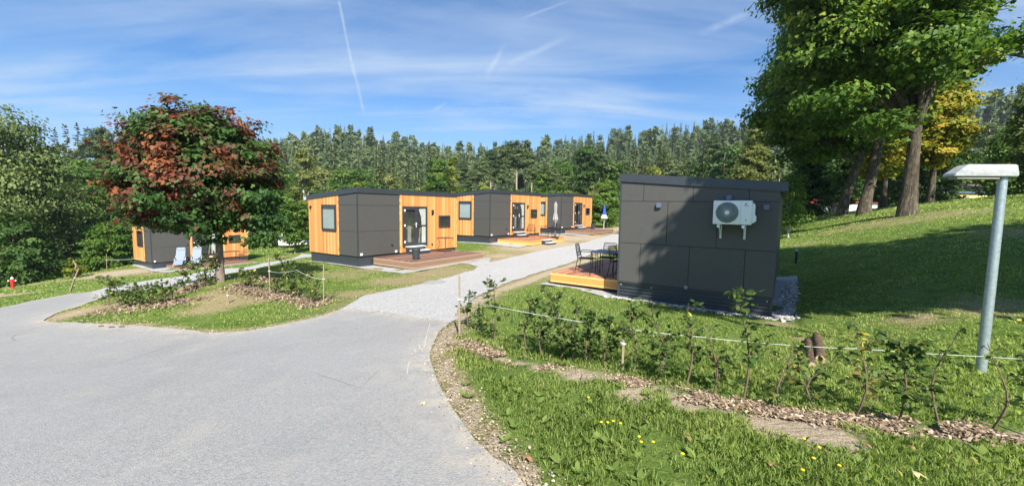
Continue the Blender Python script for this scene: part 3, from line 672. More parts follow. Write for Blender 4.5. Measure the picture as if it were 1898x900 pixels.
    b.build('furniture_inside', MAT['interior2'], d, False, m)
    b = B(); b.box(dx0 + f + .08, dm - .02, -.05, -.044, dz0 + .18, dz1 - f - .08); b.box(dm + .13, dx1 - f + .01, -.05, -.044, dz0 + .09, dz1 - f + .01); b.build('pane', MAT['glass'], d, False, m)
    b = B(); b.box(dm + .005, dm + .045, -.088, -.074, dz0 + .88, dz0 + 1.1, .004); b.tube([(dm + .025, -.085, dz0 + 1.02), (dm + .025, -.125, dz0 + 1.02), (dm - .11, -.125, dz0 + 1.02)], .011); b.build('handle', MAT['white'], d, True, m)
    for hz_ in (.17, .93, 1.62):
        b = B(); b.box(dx0 + .05, dx0 + .12, -.10, -.069, dz0 + hz_, dz0 + hz_ + .10, .006); b.build('hinge', MAT['white'], d, False, m)
    window(t, m, 'y', wx0, wx1, wz0, wz1, blind=False)
    # small fittings
    b = B(); b.prism([(4.235, -.012, 2.40), (4.235, -.10, 2.40), (4.235, -.10, 2.26), (4.235, -.012, 2.12)], (.09, 0, 0)); b.build('wall_light', MAT['black'], t, False, m)
    for u, zz_ in ((1.99, .52), (.16, .53)):
        b = B(); b.box(u - .05, u + .05, -.05, 0, zz_ - .05, zz_ + .05, .012); b.build('outdoor_socket', MAT['white'], t, True, m)
    b = B(); b.box(1.73, 1.79, -.035, 0, .80, .86, .006); b.prism([(1.79, -.001, .83), (1.82, -.001, .80), (1.82, -.05, .80), (1.79, -.05, .83)], (0, 0, -.02)); b.build('vent_cap', MAT['black'], t, False, m)
    b = B(); b.tube([(4.26, -.012, .70), (4.26, -.05, .70)], .045, 12); b.build('water_tap', MAT['black'], t, True, m)
    if not all_panel_end:
        b = B(); b.tube([(-.012, 3.34, 2.47), (-.07, 3.34, 2.47)], .05, 12); b.tube([(-.06, 3.34, 2.47), (-.07, 3.34, 2.38)], .03, 8); b.build('wall_light', MAT['black'], t, True, m)
    return t, m
CABIN = {}
CABIN['n'] = make_cabin('n', 'nearest tiny house, its windowless dark end wall carrying a white air conditioner', True)
CABIN['b'] = make_cabin('b', 'larch and grey tiny house beside the gravel junction, one charcoal pot on its weathered deck')
CABIN['c'] = make_cabin('c', 'middle one of three larch and grey houses in line, grey parasol on its deck')
CABIN['d'] = make_cabin('d', 'farthest tiny house of the line, next to the blue and white parasol')
CABIN['a'] = make_cabin('a', 'larch and grey tiny house down the slope behind the red maple')
t, m = CABIN['n']
# small square down-lights and a cable box on the near end wall
for v, zz_ in ((1.005, 2.47), (2.568, 2.66), (3.312, 2.45)):
    b = B(); b.box(-.075, 0, v - .055, v + .055, zz_ - .055, zz_ + .06, .006); b.build('wall_light', simple('slate_blue_light_box', (.10, .13, .20), .4), t, False, -1)
b = B(); b.box(-.03, 0, 1.69, 1.77, .43, .51, .005); b.box(-.036, -.028, 1.71, 1.75, .45, .49); b.build('cable_box', MAT['concrete'], t, False, -1)
b = B()
for v in (.10, .9, 3.44):
    for zz_ in (.36, .02): b.tube([(-.0, v, zz_), (-.004, v, zz_)], .012, 8)
b.build('screw_heads', MAT['white'], t, False, -1)
# air conditioner on wall brackets
def near_local(u, v, z):  # local frame of the near cabin (mirrored)
    p = cab_pt('n', u, v); return (p[0], p[1], CABS['n'][2] + z)
a_n = CABS['n'][3]
ac = thing('air_conditioner', 'white outdoor air conditioner unit with round fan grille bracketed to the dark end wall', 'air conditioner', near_local(0, 2.30, 1.75), PI / 2 - a_n)
# local: +x along cabin, mirrored y handled by mir=-1 ; origin at v=2.30,z=1.75
b = B(); x0, x1, W_, H0, H1 = -.42, -.12, .76, .31, .84
b.box(x0, x1, 0, W_, H0, H1, .018); b.build('casing', MAT['white'], ac, True, -1)
b = B(); cy, cz, r_ = .285, .575, .225
b.tube([(x0 - .002, cy, cz), (x0 - .006, cy, cz)], r_, 40); fan = b.build('fan_shade_disc', simple('grille_shade_paint', (.05, .055, .06), .8), ac, False, -1)  # solid dark disc on the closed casing, painted as shade behind the grille
b = B()
for k in range(44):
    an = 2 * PI * k / 44; c_, s_ = math.cos(an), math.sin(an); c2__, s2__ = math.cos(an + .22), math.sin(an + .22)
    b.tube([(x0 - .016, cy + c_ * .045, cz + s_ * .045), (x0 - .020, cy + c2__ * .13, cz + s2__ * .13), (x0 - .014, cy + c2__ * .222, cz + s2__ * .222)], .0032, 4)
for rr in (.075, .11, .145, .18, .205, .226):
    b.tube([(x0 - .017, cy + math.cos(2 * PI * k / 40) * rr, cz + math.sin(2 * PI * k / 40) * rr) for k in range(41)], .0030, 4, False)
b.build('fan_grille', MAT['galv'], ac, True, -1)
b = B(); b.tube([(x0 - .004, cy, cz), (x0 - .028, cy, cz)], .045, 20); b.build('fan_hub', MAT['white'], ac, True, -1)
b = B(); b.box(x0 - .004, x0 + .001, .545, .55, H0 + .02, H1 - .02); b.build('panel_seam', MAT['galv'], ac, False, -1)
b = B(); b.prism([(x0 + .05, W_ - .01, .34), (x0 + .05, W_ + .05, .36), (x0 + .05, W_ + .085, .40), (x0 + .05, W_ + .085, .50), (x0 + .05, W_ + .055, .54), (x0 + .05, W_ + .055, .74), (x0 + .05, W_ + .03, .78), (x0 + .05, W_ - .01, .78)], (.16, 0, 0)); b.build('valve_cover', MAT['white'], ac, False, -1)
b = B()   # small dark maker's mark and badge
b.prism([(x0 - .003, .625, .742), (x0 - .003, .632, .775), (x0 - .003, .655, .785), (x0 - .003, .672, .765), (x0 - .003, .655, .768), (x0 - .003, .645, .745)], (.002, 0, 0))
for k in range(4): b.box(x0 - .003, x0 - .001, .615 + k * .022, .630 + k * .022, .718, .730)
b.build('logo', MAT['navy'], ac, False, -1)
b = B(); b.tube([(x0 - .003, .66, .41), (x0 - .001, .66, .41)], .016, 12); b.build('round_badge', simple('blue_badge', (.15, .25, .6), .4), ac, False, -1)
for v in (.13, .62):
    b = B(); b.box(x0 + .01, 0, v - .022, v + .022, .265, .300, .004); b.box(-.02, 0, v - .022, v + .022, -.03, .27, .003); b.prism([(-.02, v - .018, .02), (-.02, v + .018, .02), (-.05, v + .018, .02), (-.05, v - .018, .02)], (-.0, 0, .1))
    b.prism([(-.02, v - .005, .0), (-.02, v - .005, .265), (x0 + .03, v - .005, .265)], (0, .01, 0)); b.build('bracket', MAT['white'], ac, False, -1)
    b = B(); b.box(x0 - .02, x0 + .06, v - .035, v + .02, .235, .30, .006); b.build('rubber_foot', MAT['white'], ac, False, -1)

# ------------------------------------------------------------------ decks and steps
def deck(key, label, old, split=False):
    x, y, z, a, m = CABS[key]; u0, u1, v, h = DECKS[key]
    t = thing('deck', label, 'deck', (x, y, z), PI / 2 - a, 'wooden decks in front of the tiny houses')
    b = B(); n = int(round(-v / .145)); 
    for i in range(n):
        ya = -.03 + v * 0 - (-v - .03) * i / n; yb = ya - (-v - .03) / n + .007; b.box(u0, u1, yb, ya, h - .03, h)
    b.build('deck_board', MAT['deck_old' if old else 'deck_new'], t, False, m)
    b = B(); b.box(u0 - .025, u0, v - .0, -.03, h - .30 if not old else .06, h - .032); b.box(u0 - .025, u1 + .02, v - .025, v, h - .30 if not old else .06, h - .032); b.box(u1 + .001, u1 + .02, v, -.03, h - .29, h - .034)
    b.build('rim_board', MAT['rim_old' if old else 'rim_new'], t, False, m)
    b = B()
    for uu in (u0 + .15, (u0 + u1) / 2, u1 - .15):
        for vv in (v + .2, -.4): b.box(uu - .06, uu + .06, vv - .06, vv + .06, -.3, h - .03)
    b.box(u0 + .05, u1 - .05, v + .08, -.05, -.02, h - .04); b.build('support_and_shade_block', MAT['substrate'], t, False, m)  # posts, plus a black block painting in the shadow under the boards
    return t
deck('b', 'weathered brown deck with a single charcoal pot and a small round table', True)
deck('c', 'orange edged deck with dining chairs and a closed grey parasol', False)
deck('d', 'brown deck of the farthest tiny house near the blue and white parasol', True)
deck('a', 'brown deck with two blue grey loungers behind the red maple', True)
deck('n', 'reddish deck with orange rim boards on the left of the nearest tiny house', False)
def steps(key, u, v, z, w, label, n=2, rise=.17):
    x, y, zz, a, m = CABS[key]; p = cab_pt(key, u, v)
    t = thing('entrance_step', label, 'step', (p[0], p[1], zz + z), PI / 2 - a, 'two tread door steps')
    b = B(); 
    for i in range(n): b.box(-.0, w - (i == 0) * 0, -.28 * (n - i), 0, rise * i, rise * (i + 1) - .02 if i < n else 0)
    b.build('riser', MAT['trim'], t, False, m)
    b = B()
    for i in range(n): b.box(-.015, w + .015, -.28 * (n - i) - .015, -.28 * (n - i) + .29, rise * (i + 1) - .018, rise * (i + 1) + .012, .004)
    b.build('tread', MAT['white'], t, False, m)
for k, lab in (('b', 'grey step with pale treads at the glass door of the house with the round table'), ('c', 'grey step with pale treads at the door beside the dining chairs'), ('d', 'grey step with pale treads at the farthest house door'), ('a', 'grey step with pale treads at the door behind the red maple'), ('n', 'grey step with pale treads at the terrace door of the nearest house')):
    steps(k, 2.5, -.08, DECKS[k][3], 1.0, lab, 2, .165)
steps('c', 2.1, DECKS['c'][2] - .03, -.05, .9, 'two tread block of steps from the path up to the orange edged deck', 2, .15)

# ------------------------------------------------------------------ furniture
def on_deck(key, u, v, z=None):
    p = cab_pt(key, u, v); return (p[0], p[1], CABS[key][2] + (DECKS[key][3] if z is None else z))
def mk_chair(label, loc, rz, group, mat=None):
    mat = mat or MAT['black']; t = thing('mesh_chair', label, 'chair', loc, rz, group)    # faces -y
    for sx in (-1, 1):
        b = B(); b.tube([(sx * .24, -.24, 0), (sx * .25, -.25, .42), (sx * .265, -.24, .64), (sx * .265, -.18, .665), (sx * .265, .2, .665), (sx * .24, .24, .60)], .011, 6); b.build('leg', mat, t, True)
        b = B(); b.tube([(sx * .24, .30, 0), (sx * .23, .22, .44), (sx * .22, .25, .62), (sx * .21, .31, .86)], .011, 6); b.build('leg', mat, t, True)
    b = B(); b.tube([(-.22, .24, .50), (-.21, .31, .85), (-.18, .315, .88), (.18, .315, .88), (.21, .31, .85), (.22, .24, .50), (-.22, .24, .50)], .010, 6)
    for i in range(15): q = -.19 + i * .38 / 14; b.tube([(q, .24, .5), (q, .313, .875)], .0028, 3)
    for i in range(12): z_ = .52 + i * .03; b.tube([(-.21, .245 + (z_ - .5) * .18, z_), (.21, .245 + (z_ - .5) * .18, z_)], .0028, 3)
    b.build('backrest', mat, t, True)
    b = B(); b.tube([(-.24, -.24, .435), (.24, -.24, .435), (.24, .23, .44), (-.24, .23, .44), (-.24, -.24, .435)], .010, 6)
    for i in range(22): q = -.23 + i * .46 / 21; b.tube([(q, -.24, .435), (q, .23, .44)], .004, 3)
    for i in range(14): q = -.22 + i * .44 / 13; b.tube([(-.24, q, .437), (.24, q, .437)], .003, 3)
    b.build('seat', mat, t, True); return t
def mk_table(label, loc, rz, w, d, group, top_mat, curved=False, round_=False, h=.73):
    t = thing('garden_table', label, 'table', loc, rz, group); b = B()
    if round_: b.lathe([(w / 2 - .01, h - .02), (w / 2, h - .015), (w / 2, h - .003), (w / 2 - .01, h)], (0, 0, 0), 28)
    else: b.box(-w / 2, w / 2, -d / 2, d / 2, h - .025, h, .008)
    b.build('table_top', top_mat, t, False)
    for sx, sy in ((-1, -1), (1, -1), (1, 1), (-1, 1)):
        b = B()
        if curved: b.tube([(sx * w * .36, sy * d * .36, 0), (sx * w * .34, sy * d * .34, .18), (sx * w * .22, sy * d * .22, .42), (sx * w * .26, sy * d * .26, .60), (sx * w * .36, sy * d * .36, h - .02)], .010, 6)
        else: b.tube([(sx * (w / 2 - .04), sy * (d / 2 - .04), 0), (sx * (w / 2 - .06), sy * (d / 2 - .06), h - .02)], .014, 6)
        b.build('leg', MAT['black'] if not curved else MAT['brass'], t, True)
    return t
an = PI / 2 - .5874
mk_table('small round rusty brown table standing alone on the weathered deck', on_deck('b', 4.0, -1.15), an, .78, .78, 'garden tables', MAT['brass'], True, True, .73)
mk_table('dark square table between mesh chairs on the deck of the nearest house', on_deck('n', 1.05, -.72), an, .85, .80, 'garden tables', MAT['navy'])
mk_table('rusty brown table among the chairs beside the closed grey parasol', on_deck('c', 4.3, -1.55), an, .9, .7, 'garden tables', MAT['brass'], True)
mk_chair('black mesh chair left of the dark table on the nearest house deck', on_deck('n', 1.35, -1.50), an + PI * .5 + R(-80), 'black mesh garden chairs')
mk_chair('black mesh chair behind the dark table with its back towards the gravel path', on_deck('n', 2.0, -1.05), an - R(85), 'black mesh garden chairs')
mk_chair('black mesh chair half hidden behind the corner of the nearest house', on_deck('n', 1.0, -.42) if False else on_deck('n', 1.25, -.10 - .25), an - R(10), 'black mesh garden chairs')
mk_chair('black mesh chair nearest the glass door on the orange edged deck', on_deck('c', 3.3, -.95), an + PI - R(60), 'black mesh garden chairs')
mk_chair('black mesh chair between the rusty table and the closed grey parasol', on_deck('c', 4.0, -2.1), an + PI + R(20), 'black mesh garden chairs')
mk_chair('black mesh chair at the right hand end of the orange edged deck', on_deck('c', 5.0, -1.9), an - R(70), 'black mesh garden chairs')
def pot(label, loc, plant=False, s=1.0):
    t = thing('plant_pot', label, 'plant pot', loc, 0, 'charcoal plant pots on the decks')
    b = B(); b.lathe([(.10 * s, 0), (.125 * s, .02 * s), (.17 * s, .37 * s), (.185 * s, .375 * s), (.185 * s, .42 * s), (.165 * s, .42 * s), (.155 * s, .36 * s)], (0, 0, 0), 20); b.build('pot', MAT['pot'], t, True)
    b = B(); b.lathe([(.155 * s, .355 * s), (.10 * s, .37 * s)], (0, 0, 0), 16); b.build('soil', MAT['log'], t, True)
    return t
pot('charcoal plastic pot at the front edge of the weathered brown deck', on_deck('b', 1.38, -1.95), False, 1.02)
ptd = pot('charcoal pot with a small green plant on the farthest deck', on_deck('d', 4.3, -.95), False, 1.15)
def parasol(label, loc, cloth, lower=None, h=2.35, group='closed parasols'):
    t = thing('closed_parasol', label, 'parasol', loc, 0, group)
    b = B(); b.tube([(0, 0, .02), (0, 0, h)], .021, 10); b.build('pole', MAT['galv'] if lower is None else MAT['white'], t, True)
    b = B(); b.lathe([(.26, 0), (.27, .03), (.24, .06), (.05, .08), (.035, .22)], (0, 0, 0), 24); b.build('base', MAT['black'] if lower is None else MAT['concrete'], t, True)
    def cone(prof, mat, name, par):
        bb = B(); seg = 16
        rings = [[bb.bm.verts.new(((r * (1 + .28 * (k % 2) - .14)) * math.cos(2 * PI * k / seg), (r * (1 + .28 * (k % 2) - .14)) * math.sin(2 * PI * k / seg), zz_ + (.03 * (k % 2) if i == 0 else 0))) for k in range(seg)] for i, (r, zz_) in enumerate(prof)]
        for r0, r1 in zip(rings[:-1], rings[1:]):
            for k in range(seg): bb.bm.faces.new((r0[k], r0[(k + 1) % seg], r1[(k + 1) % seg], r1[k]))
        bb.bm.faces.new(rings[-1]); return bb.build(name, mat, par, False)
    if lower is None:
        cone([(.04, .95), (.17, 1.22), (.10, 1.60), (.075, 1.62), (.10, 2.15), (.05, 2.33), (.02, 2.36)], cloth, 'canopy', t)
    else:
        cn_ = cone([(.20, 1.30), (.14, 1.62), (.09, 2.0), (.03, 2.42)], cloth, 'canopy', t)
        cone([(.27, 1.18), (.23, 1.34), (.17, 1.50)], lower, 'valance', cn_)
    return t
parasol('closed light grey parasol on a black base standing on the orange edged deck', on_deck('c', 4.15, -2.28, .28), MAT['fabric_grey'])
q = gp(1119, 429)
parasol('closed blue parasol with white hem beyond the farthest tiny house', tuple(gp(1119, 428)), MAT['blue'], MAT['white_cloth'], 2.45)
def lounger(label, loc, rz):
    t = thing('reclining_chair', label, 'reclining chair', loc, rz, 'blue grey reclining chairs')
    b = B(); b.prism([(-.27, -.30, .36), (.27, -.30, .36), (.27, .22, .30), (-.27, .22, .30)], (0, 0, .025)); b.build('seat', MAT['lounger'], t)
    b = B(); b.prism([(-.27, .20, .32), (.27, .20, .32), (.25, .68, 1.12), (.20, .71, 1.17), (-.20, .71, 1.17), (-.25, .68, 1.12)], (0, -.025, .02)); b.build('backrest', MAT['lounger'], t)
    b = B(); b.prism([(-.2, .60, 1.00), (.2, .60, 1.00), (.2, .66, 1.10), (-.2, .66, 1.10)], (0, -.05, .03)); b.build('head_cushion', MAT['lounger'], t)
    b = B(); b.prism([(-.25, -.30, .35), (.25, -.30, .35), (.25, -.72, .12), (-.25, -.72, .12)], (0, 0, .025)); b.build('footrest', MAT['lounger'], t)
    for sx in (-1, 1):
        b = B(); b.tube([(sx * .29, -.55, .01), (sx * .29, .1, .34), (sx * .29, .45, .60)], .013, 6); b.build('leg', MAT['white'], t, True)
        b = B(); b.tube([(sx * .29, .60, .01), (sx * .29, -.05, .34), (sx * .30, -.20, .56)], .013, 6); b.build('leg', MAT['white'], t, True)
        b = B(); b.box(sx * .30 - .025, sx * .30 + .025, -.25, .30, .56, .585, .008); b.build('armrest', MAT['black'], t)
ang0 = PI / 2 - .573
lounger('left one of two blue grey reclining chairs behind the red maple', on_deck('a', 1.15, -1.25), ang0 - R(28))
lounger('right one of two blue grey reclining chairs, beside the glass door behind the maple', on_deck('a', 2.15, -1.15), ang0 - R(28))
mk_table('brown table on the deck behind the red maple trunk', on_deck('a', 4.3, -1.2), ang0, 1.1, .7, 'garden tables', MAT['brass'])
mk_chair('brown chair on the deck to the left of the table behind the maple', on_deck('a', 3.5, -1.3), ang0 + R(80), 'brown chairs behind the maple', MAT['brass'])
mk_chair('brown chair on the deck to the right of the table behind the maple', on_deck('a', 5.0, -1.5), ang0 - R(80), 'brown chairs behind the maple', MAT['brass'])

# ------------------------------------------------------------------ street furniture
# lamp post at the hedge
lb = gp(1818, 686); lt_h = 2.39
lp = thing('lamp_post', 'low galvanised lamp post with a white box head standing in the lawn at the right', 'lamp post', (lb[0], lb[1], lb[2]), 0)
b = B(); b.tube([(0, 0, -.1), (0, 0, .9), (0, 0, lt_h)], [.050, .049, .043], 20); b.build('pole', MAT['galv'], lp, True)
b = B(); hb = lt_h - .02
def lring(x0, x1, w, z): return [(x0, -w, z), (x1, -w, z), (x1, w, z), (x0, w, z)]
secs = [(-.575, .085, .085, hb), (-.565, .09, .09, hb + .035), (-.44, .078, .075, hb + .135), (-.41, .070, .066, hb + .145)]
rings = [[b.bm.verts.new(p) for p in lring(s[0], s[1], s[2], s[3])] for s in secs]
for r0, r1 in zip(rings[:-1], rings[1:]):
    for k in range(4): b.bm.faces.new((r0[k], r0[(k + 1) % 4], r1[(k + 1) % 4], r1[k]))
b.bm.faces.new(rings[0][::-1]); b.bm.faces.new(rings[-1]); bmesh.ops.bevel(b.bm, geom=list(b.bm.edges), offset=.007, segments=2, affect='EDGES')
hd = b.build('lamp_head', MAT['lamp'], lp, True)
b = B(); b.box(-.53, -.08, -.065, .065, hb - .03, hb + .002, .015); b.build('diffuser', MAT['diffuser'], hd, True)
b = B(); b.box(.090, .102, -.03, .03, hb + .03, hb + .08, .004); b.build('clip', MAT['galv'], hd)
for o_ in (hd,): lp.rotation_euler = (0, 0, R(-8))
# bollard lights
q = gp(1475, 488)
bl = thing('bollard_light', 'small black bollard light with a silver top at the foot of the grassy bank', 'bollard light', tuple(q), 0)
b = B(); b.tube([(0, 0, -.05), (0, 0, .46)], .042, 14); b.build('post', MAT['black'], bl, True)
b = B(); b.tube([(0, 0, .46), (0, 0, .52)], .036, 14); b.build('lens', MAT['white'], bl, True)
b = B(); b.tube([(0, 0, .52), (0, 0, .60)], .045, 14); b.build('cap', MAT['galv'], bl, True)
# hydrant
q = gp(24, 535)
hy = thing('fire_hydrant', 'red fire hydrant with white caps at the edge of the trees on the left', 'fire hydrant', tuple(q), R(20))
sc_ = 1.0; k_ = np.linalg.norm(q[:2]) / 54
b = B(); b.lathe([(.16 * k_, 0), (.16 * k_, .05 * k_), (.10 * k_, .07 * k_), (.10 * k_, .30 * k_), (.12 * k_, .32 * k_), (.12 * k_, .36 * k_), (.10 * k_, .38 * k_), (.105 * k_, .78 * k_), (.12 * k_, .80 * k_), (.10 * k_, .86 * k_)], (0, 0, 0), 18); b.build('barrel', MAT['red'], hy, True)
b = B(); b.lathe([(.10 * k_, .86 * k_), (.085 * k_, .93 * k_), (.04 * k_, .98 * k_), (.03 * k_, 1.03 * k_)], (0, 0, 0), 18); b.build('top_cap', MAT['white'], hy, True)
for s in (-1, 1):
    b = B(); b.tube([(s * .09 * k_, 0, .68 * k_), (s * .20 * k_, 0, .68 * k_)], .055 * k_, 12); nz = b.build('outlet', MAT['red'], hy, True)
    b = B(); b.tube([(s * .20 * k_, 0, .68 * k_), (s * .27 * k_, 0, .68 * k_)], .06 * k_, 12); b.build('outlet_cap', MAT['white'], nz, True)
# manhole cover
q = gp(808, 524)
b = B(); b.lathe([(.36, -.02), (.36, .022), (.31, .022), (.31, .014), (.30, .014), (.30, .024), (.05, .024), (.04, .018)], (0, 0, 0), 36)
mh = b.build('manhole_cover', MAT['concrete'], None, False); mh.location = tuple(q); tag(mh, 'round grey manhole cover set in the pale gravel path', 'manhole cover')
# logs
for i, (pa, pb, r_, lab) in enumerate((((1497, 634), (1505, 683), .048, 'thinner left log of the pair lying in the grass by the hedge'), ((1514, 627), (1521, 672), .062, 'thicker right log of the pair lying in the grass by the hedge'))):
    A = gp(*pa); B_ = gp(*pb); A = A + (0, 0, r_ * .8); B_ = B_ + (0, 0, r_ * .8)
    mid = (A + B_) / 2; t = thing('log', lab, 'log', tuple(mid), 0, 'pair of short logs')
    pts = [Vector(A - mid).lerp(Vector(B_ - mid), k / 6) + Vector((random.uniform(-.006, .006), 0, random.uniform(-.006, .006))) for k in range(7)]
    b = B(); b.tube(pts, [r_ * (1 + random.uniform(-.08, .08)) for _ in pts], 14); b.build('bark', MAT['log'], t, True)
    dd = (Vector(B_ - A)).normalized(); b = B(); b.tube([pts[-1] + dd * .0, pts[-1] + dd * .006], r_ * .88, 14); b.build('cut_end', MAT['cut'], t, False); b = B(); b.tube([pts[0] - dd * .006, pts[0]], r_ * .88, 14); b.build('cut_end', MAT['cut'], t, False)
# hedge stakes and twine
STK = [((852, 624), (850, 511), .020, 'tall square hedge stake where the gravel path meets the lawn'), ((1153, 690), (1156, 602), .018, 'short hedge stake among the saplings in front of the nearest house'),
       ((600, 562), (601, 489), .017, 'hedge stake at the right end of the grassy island'), ((501, 545), (498, 476), .019, 'hedge stake on the mound right of the red maple'), ((128, 541), (146, 498), .030, 'leaning stake at the left edge of the road'),
       ((424, 561), (421, 538), .018, 'short hedge stake left of the red maple mulch') , ((198, 500), (198, 470), .020, 'far stake with a string in front of the leafy bush left of the maple')]
stake_top = []
for pb_, pt_, r_, lab in STK:
    A = gp(*pb_); v = pix_dir(*pt_); top = EYE + v * (A[1] / v[1]); h = top[2] - A[2]
    t = thing('hedge_stake', lab, 'stake', tuple(A), random.uniform(0, 1), 'wooden hedge stakes'); lean = (top[0] - A[0]) * (1 if 'leaning' in lab else .6)
    b = B(); b.tube([(0, 0, -.1), (lean * .5, 0, h * .5), (lean, 0, h)], [r_ * 1.0, r_ * .97, r_ * .9], 4); b.build('post', MAT['stake'], t); t.rotation_euler = (0, 0, 0)
    b = B(); zt = h * .62; b.lathe([(r_ * 1.7, zt - .012), (r_ * 1.8, zt), (r_ * 1.7, zt + .012)], (lean * .62, 0, 0), 10); b.build('twine_knot', MAT['twine'], t, True)
    stake_top.append(Vector(A) + Vector((lean * .62, 0, zt)))
def twine(pts, label, sag=.03, r=.004):
    P = []
    for a, b_ in zip(pts[:-1], pts[1:]):
        for k in range(10): t_ = k / 10; P.append(Vector(a).lerp(Vector(b_), t_) - Vector((0, 0, sag * 4 * t_ * (1 - t_))))
    P.append(Vector(pts[-1])); b = B(); b.tube(P, r, 5); o = b.build('hedge_twine', MAT['twine'], None, True); return tag(o, label, 'twine', 'white hedge strings')
def at_depth(px, py, d): v = pix_dir(px, py); return Vector(EYE + v * d / v[1])
lampd = lb[1] - .06
twine([stake_top[0], at_depth(940, 572, 5.35), at_depth(1156, 608, 4.75), at_depth(1300, 624, 4.75), at_depth(1450, 638, 4.85), at_depth(1600, 646, 4.95), at_depth(1820, 660, lampd), at_depth(1990, 668, lampd + .2)], 'long white hedge string running from the path stake past the lamp post', .008, .0030)
twine([stake_top[3], at_depth(550, 500, 9.4), stake_top[2]], 'short white string between two stakes on the island', .05, .005)
q2 = stake_top[6]; twine([q2, q2 + Vector((2.6, .6, .15))], 'pale string beside the leafy bush left of the maple', .05, .009)

# ------------------------------------------------------------------ vegetation builders
LEAF_MAPLE = np.array([(0, -.1, 0), (.30, -.02, .05), (.52, .30, -.04), (.26, .40, .05), (.22, .78, -.02), (0, 1.0, -.06), (-.22, .78, -.02), (-.26, .40, .05), (-.52, .30, -.04), (-.30, -.02, .05)])
LEAF_OVAL = np.array([(0, 0, 0), (.27, .32, .05), (.24, .68, .03), (0, 1, -.05), (-.24, .68, .03), (-.27, .32, .05)])
LEAF_QUAD = np.array([(0, 0, 0), (.34, .5, .06), (0, 1, -.04), (-.34, .5, .06)])
LEAF_TUFT = np.array([(-.10, 0, 0), (.10, 0, 0), (.20, .55, .03), (0, 1, -.10), (-.20, .55, .03)])
def rotated(tmpl, N, up_, size, rg):
    """place template leaves: N normals (n,3), up_ preferred leaf direction (n,3)"""
    N = N / np.linalg.norm(N, axis=1, keepdims=True)
    Y_ = up_ - (up_ * N).sum(1, keepdims=True) * N; Y_ /= np.linalg.norm(Y_, axis=1, keepdims=True) + 1e-9
    X_ = np.cross(Y_, N)
    return (tmpl[None, :, 0:1] * X_[:, None] + tmpl[None, :, 1:2] * Y_[:, None] + tmpl[None, :, 2:3] * N[:, None]) * size[:, None, None]
def leaf_mesh(name, P, N, up_, size, tint, tmpl, mat, parent, rg):
    V = rotated(tmpl, N, up_, size, rg) + P[:, None]; n, k = len(P), len(tmpl)
    F = np.arange(n * k).reshape(n, k)
    return mesh_obj(name, V.reshape(-1, 3), F, mat, parent, False, {'tint': np.repeat(np.clip(tint, 0, 1), k)})
def crown_leaves(rg, blobs, n, clump=.35, per=28, shell=.55):
    """leaf positions in clumps through the outer volume of several blobs; returns points, outward normals"""
    vol = np.array([b[3] * b[4] * b[5] for b in blobs]) ** .8; idx = rg.choice(len(blobs), size=max(1, n // per), p=vol / vol.sum()); Bb = np.array(blobs)[idx]
    d = rg.normal(size=(len(idx), 3)); d /= np.linalg.norm(d, axis=1, keepdims=True)
    r = shell + (1 - shell) * rg.random(len(idx)) ** .55; r = r * (1 + .07 * rg.normal(size=len(idx)))
    c = Bb[:, :3] + d * r[:, None] * Bb[:, 3:6]
    P = np.repeat(c, per, 0); D = np.repeat(d / Bb[:, 3:6], per, 0); D /= np.linalg.norm(D, axis=1, keepdims=True)
    off = np.clip(rg.normal(size=P.shape), -1.9, 1.9) * clump * np.repeat(.6 + .8 * rg.random(len(idx)), per)[:, None]; off[:, 2] *= .40
    ct = np.repeat(rg.random(len(idx)), per)
    return P + off, D, ct
def broad_crown(seed, blobs, n, size, mat, parent, tmpl=LEAF_OVAL, clump=.35, per=28, shell=.55, tintf=None, droop=.3, name='crown', upness=.9):
    rg = np.random.default_rng(seed); P, D, ct = crown_leaves(rg, blobs, n, clump, per, shell)
    m_ = len(P); N = D * .95 + np.array([0, 0, upness * .55]) + rg.normal(size=P.shape) * .42
    U = D * [1, 1, 0] + rg.normal(size=P.shape) * .6 - np.array([0, 0, droop])
    S = size * (.7 + .6 * rg.random(m_))
    T = tintf(P, D, ct, rg) if tintf else np.clip(ct * .6 + rg.random(m_) * .4, 0, 1)
    return leaf_mesh(name, P, N, U, S, T, tmpl, mat, parent, rg)
def limbs(b, base, targets, r0, rg, split=.45):
    for tx, ty, tz, r in targets:
        s = Vector(base) + Vector((0, 0, 0)); e = Vector((tx, ty, tz)); mid = s.lerp(e, .5) + Vector((rg.normal() * .12, rg.normal() * .12, .15)) * (e - s).length * .35
        pts = [s, s.lerp(mid, .5) + Vector((0, 0, .03)), mid, mid.lerp(e, .5), e]; b.tube(pts, [r, r * .8, r * .6, r * .38, r * .12], 7)
        for k in range(3):
            f = .4 + .18 * k; p = mid.lerp(e, f - .3); q = p + Vector((rg.normal(), rg.normal(), rg.normal() * .5 + .5)) * (e - s).length * .22; b.tube([p, p.lerp(q, .5) + Vector((0, 0, .05)), q], [r * .3, r * .2, r * .06], 5)
def trunk_mesh(b, pts, rad, seg=14, flare=1.5):
    n = len(pts); b.tube(pts, [rad * (flare if i == 0 else (1.12 if i == 1 else 1 - .5 * i / n)) for i in range(n)], seg, False)
def rough_trunk(o, amp, rg):
    pass

